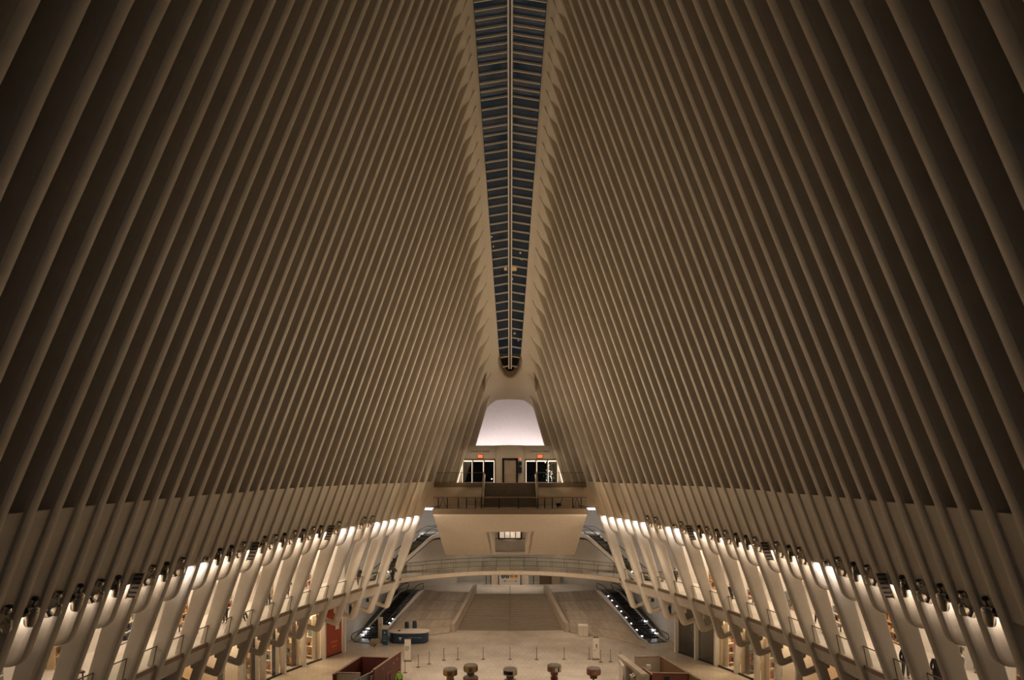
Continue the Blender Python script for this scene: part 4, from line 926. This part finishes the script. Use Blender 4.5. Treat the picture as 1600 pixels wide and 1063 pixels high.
# drum-topped display totems in the foreground
def drum(o, z, r, h, mside, mtop, panels=()):
    MB().lathe([(r,z),(r,z+h-.05),(r-.03,z+h)], (0,0,0), 24).build('drum', mside, o, smooth=40); MB().lathe([(r-.03,z+h-.001),(r-.1,z+h+.03),(0,z+h+.035)], (0,0,0), 24).build('drum_top', mtop, o, smooth=40)
    for a, wd, m in panels:
        ring = [(a-wd/2+wd*k/5) for k in range(6)]; mb = MB()
        mb.loft([[((r+.012)*math.sin(t), -(r+.012)*math.cos(t), zz) for t in ring] for zz in (z+.08, z+h-.1)], cap=False, closed=False); mb.build('panel', m, o)
    for a in (-.9,0,.9,2.2,3.6): MB().lathe([(.035,0),(.035,.025),(0,.03)], ((r-.18)*math.sin(a),-(r-.18)*math.cos(a),z+h+.02), 8).build('top_stud', DARK, o)
GREYT = tint('grey_drum_top',(.22,.20,.17),.5)
TOT = [(703.5,1044.5,'mustard drum-topped totem, leftmost of the foreground row',YELLOW,[(0,.7,DWOOD),(1.1,.5,MAROON),(-1.1,.5,RED)],'cone'),
       (735.5,1038.5,'two-tier totem with yellow drum and red side panel',YELLOW,[(0,.5,DWOOD),(1.2,.6,MAROON),(-1.2,.6,DWOOD)],'stack'),
       (797,1044,'grey drum totem with a black name panel in the middle',TAN,[(-.35,1.5,GLOSSB),(1.1,.5,BROWN)],'knob'),
       (866,1038.5,'slim-stemmed totem with reddish drum and a white square',BROWN,[(.5,.9,PAPER),(.62,.3,INK),(-.8,.9,BRICKR)],'triple'),
       (927.5,1043.5,'terracotta drum totem, rightmost of the foreground row',BRICKR,[(0,.9,BROWN),(1.2,.6,MAROON)],'small')]
for k, (px, py, lab, m, pan, kind) in enumerate(TOT):
    Y = 54.3; zt = EYE-(py-HY)*Y/F; o = thing('drum_totem', lab, 'totem', ((px-CX)*Y/F, Y, 0), 0, 'drum-topped totems across the foreground')
    MB().lathe([(.3,0),(.3,.05),(.06,.09),(.06,zt-.4)], (0,0,0), 12).build('stem', DARK, o)
    drum(o, zt-.52, .56, .48, m, GREYT, pan)
    if kind == 'cone': MB().lathe([(.33,zt-1.05),(.26,zt-.52)], (0,0,0), 16).build('neck', BROWN, o, smooth=40)
    if kind in ('stack','knob','small','triple'): MB().lathe([(.28,zt-.85),(.3,zt-.8),(.3,zt-.63),(.27,zt-.6)], (0,0,0), 16).build('neck_drum', {'triple':BRICKR}.get(kind, DWOOD), o, smooth=40)
    if kind == 'stack': drum(o, zt-1.45, .6, .48, BRICKR, GREYT, [(0,.5,MAROON)])
    if kind == 'knob': drum(o, zt-1.3, .5, .36, TAN, GREYT, [])
    if kind == 'triple': MB().lathe([(.27,zt-1.25),(.29,zt-1.2),(.29,zt-1.0),(.26,zt-.97)], (0,0,0), 16).build('lower_drum', MAROON, o, smooth=40)
text('panel_lettering', 'SHOP', .16, WHITEINK, bpy.data.objects['drum_totem.002'], (-.19,-.545,EYE-(1044-HY)*54.3/F-.28), (PI/2,0,-.33)) if False else None
# kiosks
def kiosk(label, corners, walls_, floor_m, extra):
    o = thing('kiosk', label, 'kiosk')
    for (a, b, z1, t, m) in walls_:
        mb = MB(); wbox(mb, corners[a], corners[b], 0, z1, t); mb.build('wall', m, o)
        mb = MB(); wbox(mb, corners[a], corners[b], z1, z1+.05, t+.06); mb.build('cap', tint('cap_strip',(.30,.2,.14)), o)
    extra(o); return o
Lc = {'bl':(-12.6,57.7),'br':(-10.15,57.4),'fr':(-10.9,53.2),'fl':(-13.6,52.6),'rr':(-9.56,59.4),'rf':(-10.75,53.8),'ml':(-13.5,53.0),'mr':(-11.6,52.9)}
def lx(o):
    a, b = Vector(Lc['rr']), Vector(Lc['rf']); d = (b-a).normalized(); n = Vector((-d.y, d.x)); n = n if n.x > 0 else -n
    for t, wd, z in ((.18,.5,2.0),(.32,.4,1.9),(.72,.3,2.05)):
        c = a.lerp(b, t)+n*.09; mb = MB(); e = d*wd/2; wbox(mb, c-e, c+e, z, z+.22, .02); mb.build('print_mark', tint('faded_print',(.34,.14,.10)), o)
    c = a.lerp(b, .5)+n*.09; e = d*.42
    for dz0, dz1, s0, s1 in ((0,1.5,-1,-.9),(0,1.5,.9,1),(1.42,1.5,-1,1)):
        mb = MB(); wbox(mb, c+e*s0, c+e*s1, dz0, dz1, .04); mb.build('door_frame', BROWN, o)
    MB().bbox((-11.3,54.2,0),(-10.95,55.8,1.9),.03).build('locker', TAN, o); MB().bbox((-12.9,55.6,0),(-12.1,56.6,1.1),.03).build('counter', DWOOD, o)
    mb = MB(); wbox(mb, (-11.0,54.6), (-12.3,51.6), 0, 2.15, .12); mb.build('sloped_panel', tint('grey_panel',(.26,.25,.23)), o)
    for q in range(9):
        c = Vector(Lc['bl']).lerp(Vector(Lc['fl']), .3+.06*q); mb = MB(); wbox(mb, (c.x+.09,c.y), (c.x+.11,c.y-.16), 1.5+.1*(q%3), 1.9+.1*(q%2), .02); mb.build('print_mark', tint('faded_print',(.34,.14,.10)), o)
kiosk('open-topped maroon kiosk with red outer wall at the lower left', Lc, [('bl','br',2.5,.14,MAROON),('bl','fl',2.5,.14,MAROON),('rr','rf',2.5,.14,KRED),('ml','mr',2.5,.12,TAN)], TAN, lx)
Rc = {'bl':(10.5,57.6),'br':(12.75,57.8),'fr':(14.2,51.2),'lr':(9.7,59.1),'lf':(10.75,53.2),'f1':(11.05,53.0),'f2':(13.75,52.8),'m1':(10.75,55.2),'m2':(11.15,53.0)}
def rx(o):
    MB().bbox((11.9,55.4,0),(12.6,56.2,1.05),.03).build('counter', TAN, o); MB().bbox((12.0,55.5,1.05),(12.3,55.8,1.25),.02).build('till', PAPER, o); MB().bbox((12.35,55.9,1.05),(12.5,56.1,1.6),.02).build('bottle_rack', DARK, o)
    MB().bbox((11.0,55.0,2.2),(11.35,55.2,2.55),.02).build('cap_box', PAPER, o)
    MB().box((11.9,52.72,1.9),(12.3,52.75,2.3)).build('notice', NAVY, o)
    for a, b in ((9.4,58.9),(10.2,54.6)): pass
    wb = MB(); wbox(wb, (9.45,58.7), (10.45,53.0), 2.2, 2.42, .5); wb.build('cream_counter_top', STONE, o)
    wb = MB(); wbox(wb, (9.3,57.9), (9.3,56.0), 0, 2.2, .15); wb.build('end_panel', PAPER, o)
    MB().lathe([(.28,0),(.33,.2),(.22,.85),(.28,1.05),(0,1.15)], (10.25,54.6,0), 14).build('urn', DWOOD, o, smooth=50)
    mb = MB()
    for q in range(9): a = q*.7; mb.lathe([(0,-.1),(.1,0),(0,.12)], (9.75+.2*math.cos(a),54.2+.2*math.sin(a),1.9+.05*(q%3)), 7)
    mb.build('flowers', PAPER, o); MB().lathe([(.16,1.2),(.22,1.8),(.2,1.82)], (9.75,54.2,0), 10).build('vase', TAN, o); MB().lathe([(.1,0),(.1,1.2)], (9.75,54.2,0), 8).build('vase_stand', TAN, o)
kiosk('open-topped brown and terracotta kiosk with cream counter at the lower right', Rc, [('bl','br',2.5,.14,TAN),('br','fr',2.5,.14,BROWN),('lr','lf',2.2,.3,STONE),('f1','f2',2.5,.12,BRICKR),('m1','m2',2.3,.14,BRICKR)], TAN, rx)
# ------------------------------------------------------------------ lamps of the structure and added fill lights
for side in (-1, 1):
    # small downlights tucked under the lower edge of the arch panels
    for g in range(-1, 33):
        on = 21 if g in (-1,0,1,2,3,4,7,8) else 17 if g in (22,23) else 15 if g < 22 else 8
        y = YR(g)-.55; z = EYE-ND(g+.5)-.02; x = inX(g+.5, z)+.7
        area((side*x, y, z), (0,0,0), .95, .5, on*1.4, COOL if on > 16 else (1,.84,.70))
    # gallery ceilings and shops
    for i, pw in ((2,250),(8,250),(14,240),(20,180),(26,95),(32,50)):
        x = inX(i, MEZ)+3.6; area((side*x, YR(i), 12.2), (0,0,0), 2, 5, pw, (1,.80,.60))
    for k in range(6):
        (x1,y1),(x2,y2) = COLS[k], COLS[k+1]; area((side*((x1+x2)/2+1.6), (y1+y2)/2+.4, 5.7), (0,0,0), 1.6, 1.6, 230 if not (side > 0 and k < 2) else 15, (1,.76,.5))
    # arch floodlights washing the opposite ribs
    for g in range(1, 17, 3):
        x = inX(g, 13.5)-.7; y = YR(g); p = 2800*(1-max(g,0)/17.5)
        spot((side*x, y, 13.2), (-side*6, y-5, 29), p, 1.6, WARM, .9, .4)
    # arch spotlights trained on the landing, the bridge and the floor
    spot((side*(inX(7, 13.4)-.6), YR(7), 13.4), (side*-2.5, 66, 12.5), 1500, 1.0, (1,.79,.57), .7, .3)
    spot((side*(inX(3, 13.4)-.6), YR(3), 13.4), (side*2, 76, 7.3), 800, .7, (1,.76,.52), .8, .3)
    for g in (9, 15): spot((side*(inX(g, 13.3)-.6), YR(g), 13.3), (side*2, 62+(g == 9)*6, 0), 2000, 1.5, (1,.79,.58), .9, .3)
    # added floods above the door wall, put in to light the far ribs
    spot((side*3.4, 71.6, 21.2), (-side*5, 48, 27), 1300, 1.6, WARM, .9, .4)
    # added fill lights under the landing soffit and bridge, and before the lift
    area((side*4, 63.5, soff(63.5)-.04), (-.41,0,0), 2, .5, 130, (1,.74,.50))
    area((side*7, 75.4, 6.5), (0,0,0), 4, 1.5, 130, (1,.77,.55))
    area((side*3.2, 70.2, 20.6), (0,0,0), 2, 1, 22, WARM)
area((0,78,9.0),(0,0,0),3,1,60,(1,.8,.6))  # from here on, added overhead fills for soffit bay, concourse and landing
area((0,77.6,12.8),(0,0,0),3,1,110,(1,.85,.7))
area((0,88,8.5),(0,0,0),12,4,230,(1,.80,.62))
area((0,67,22),(0,0,0),5,2,50,WARM)
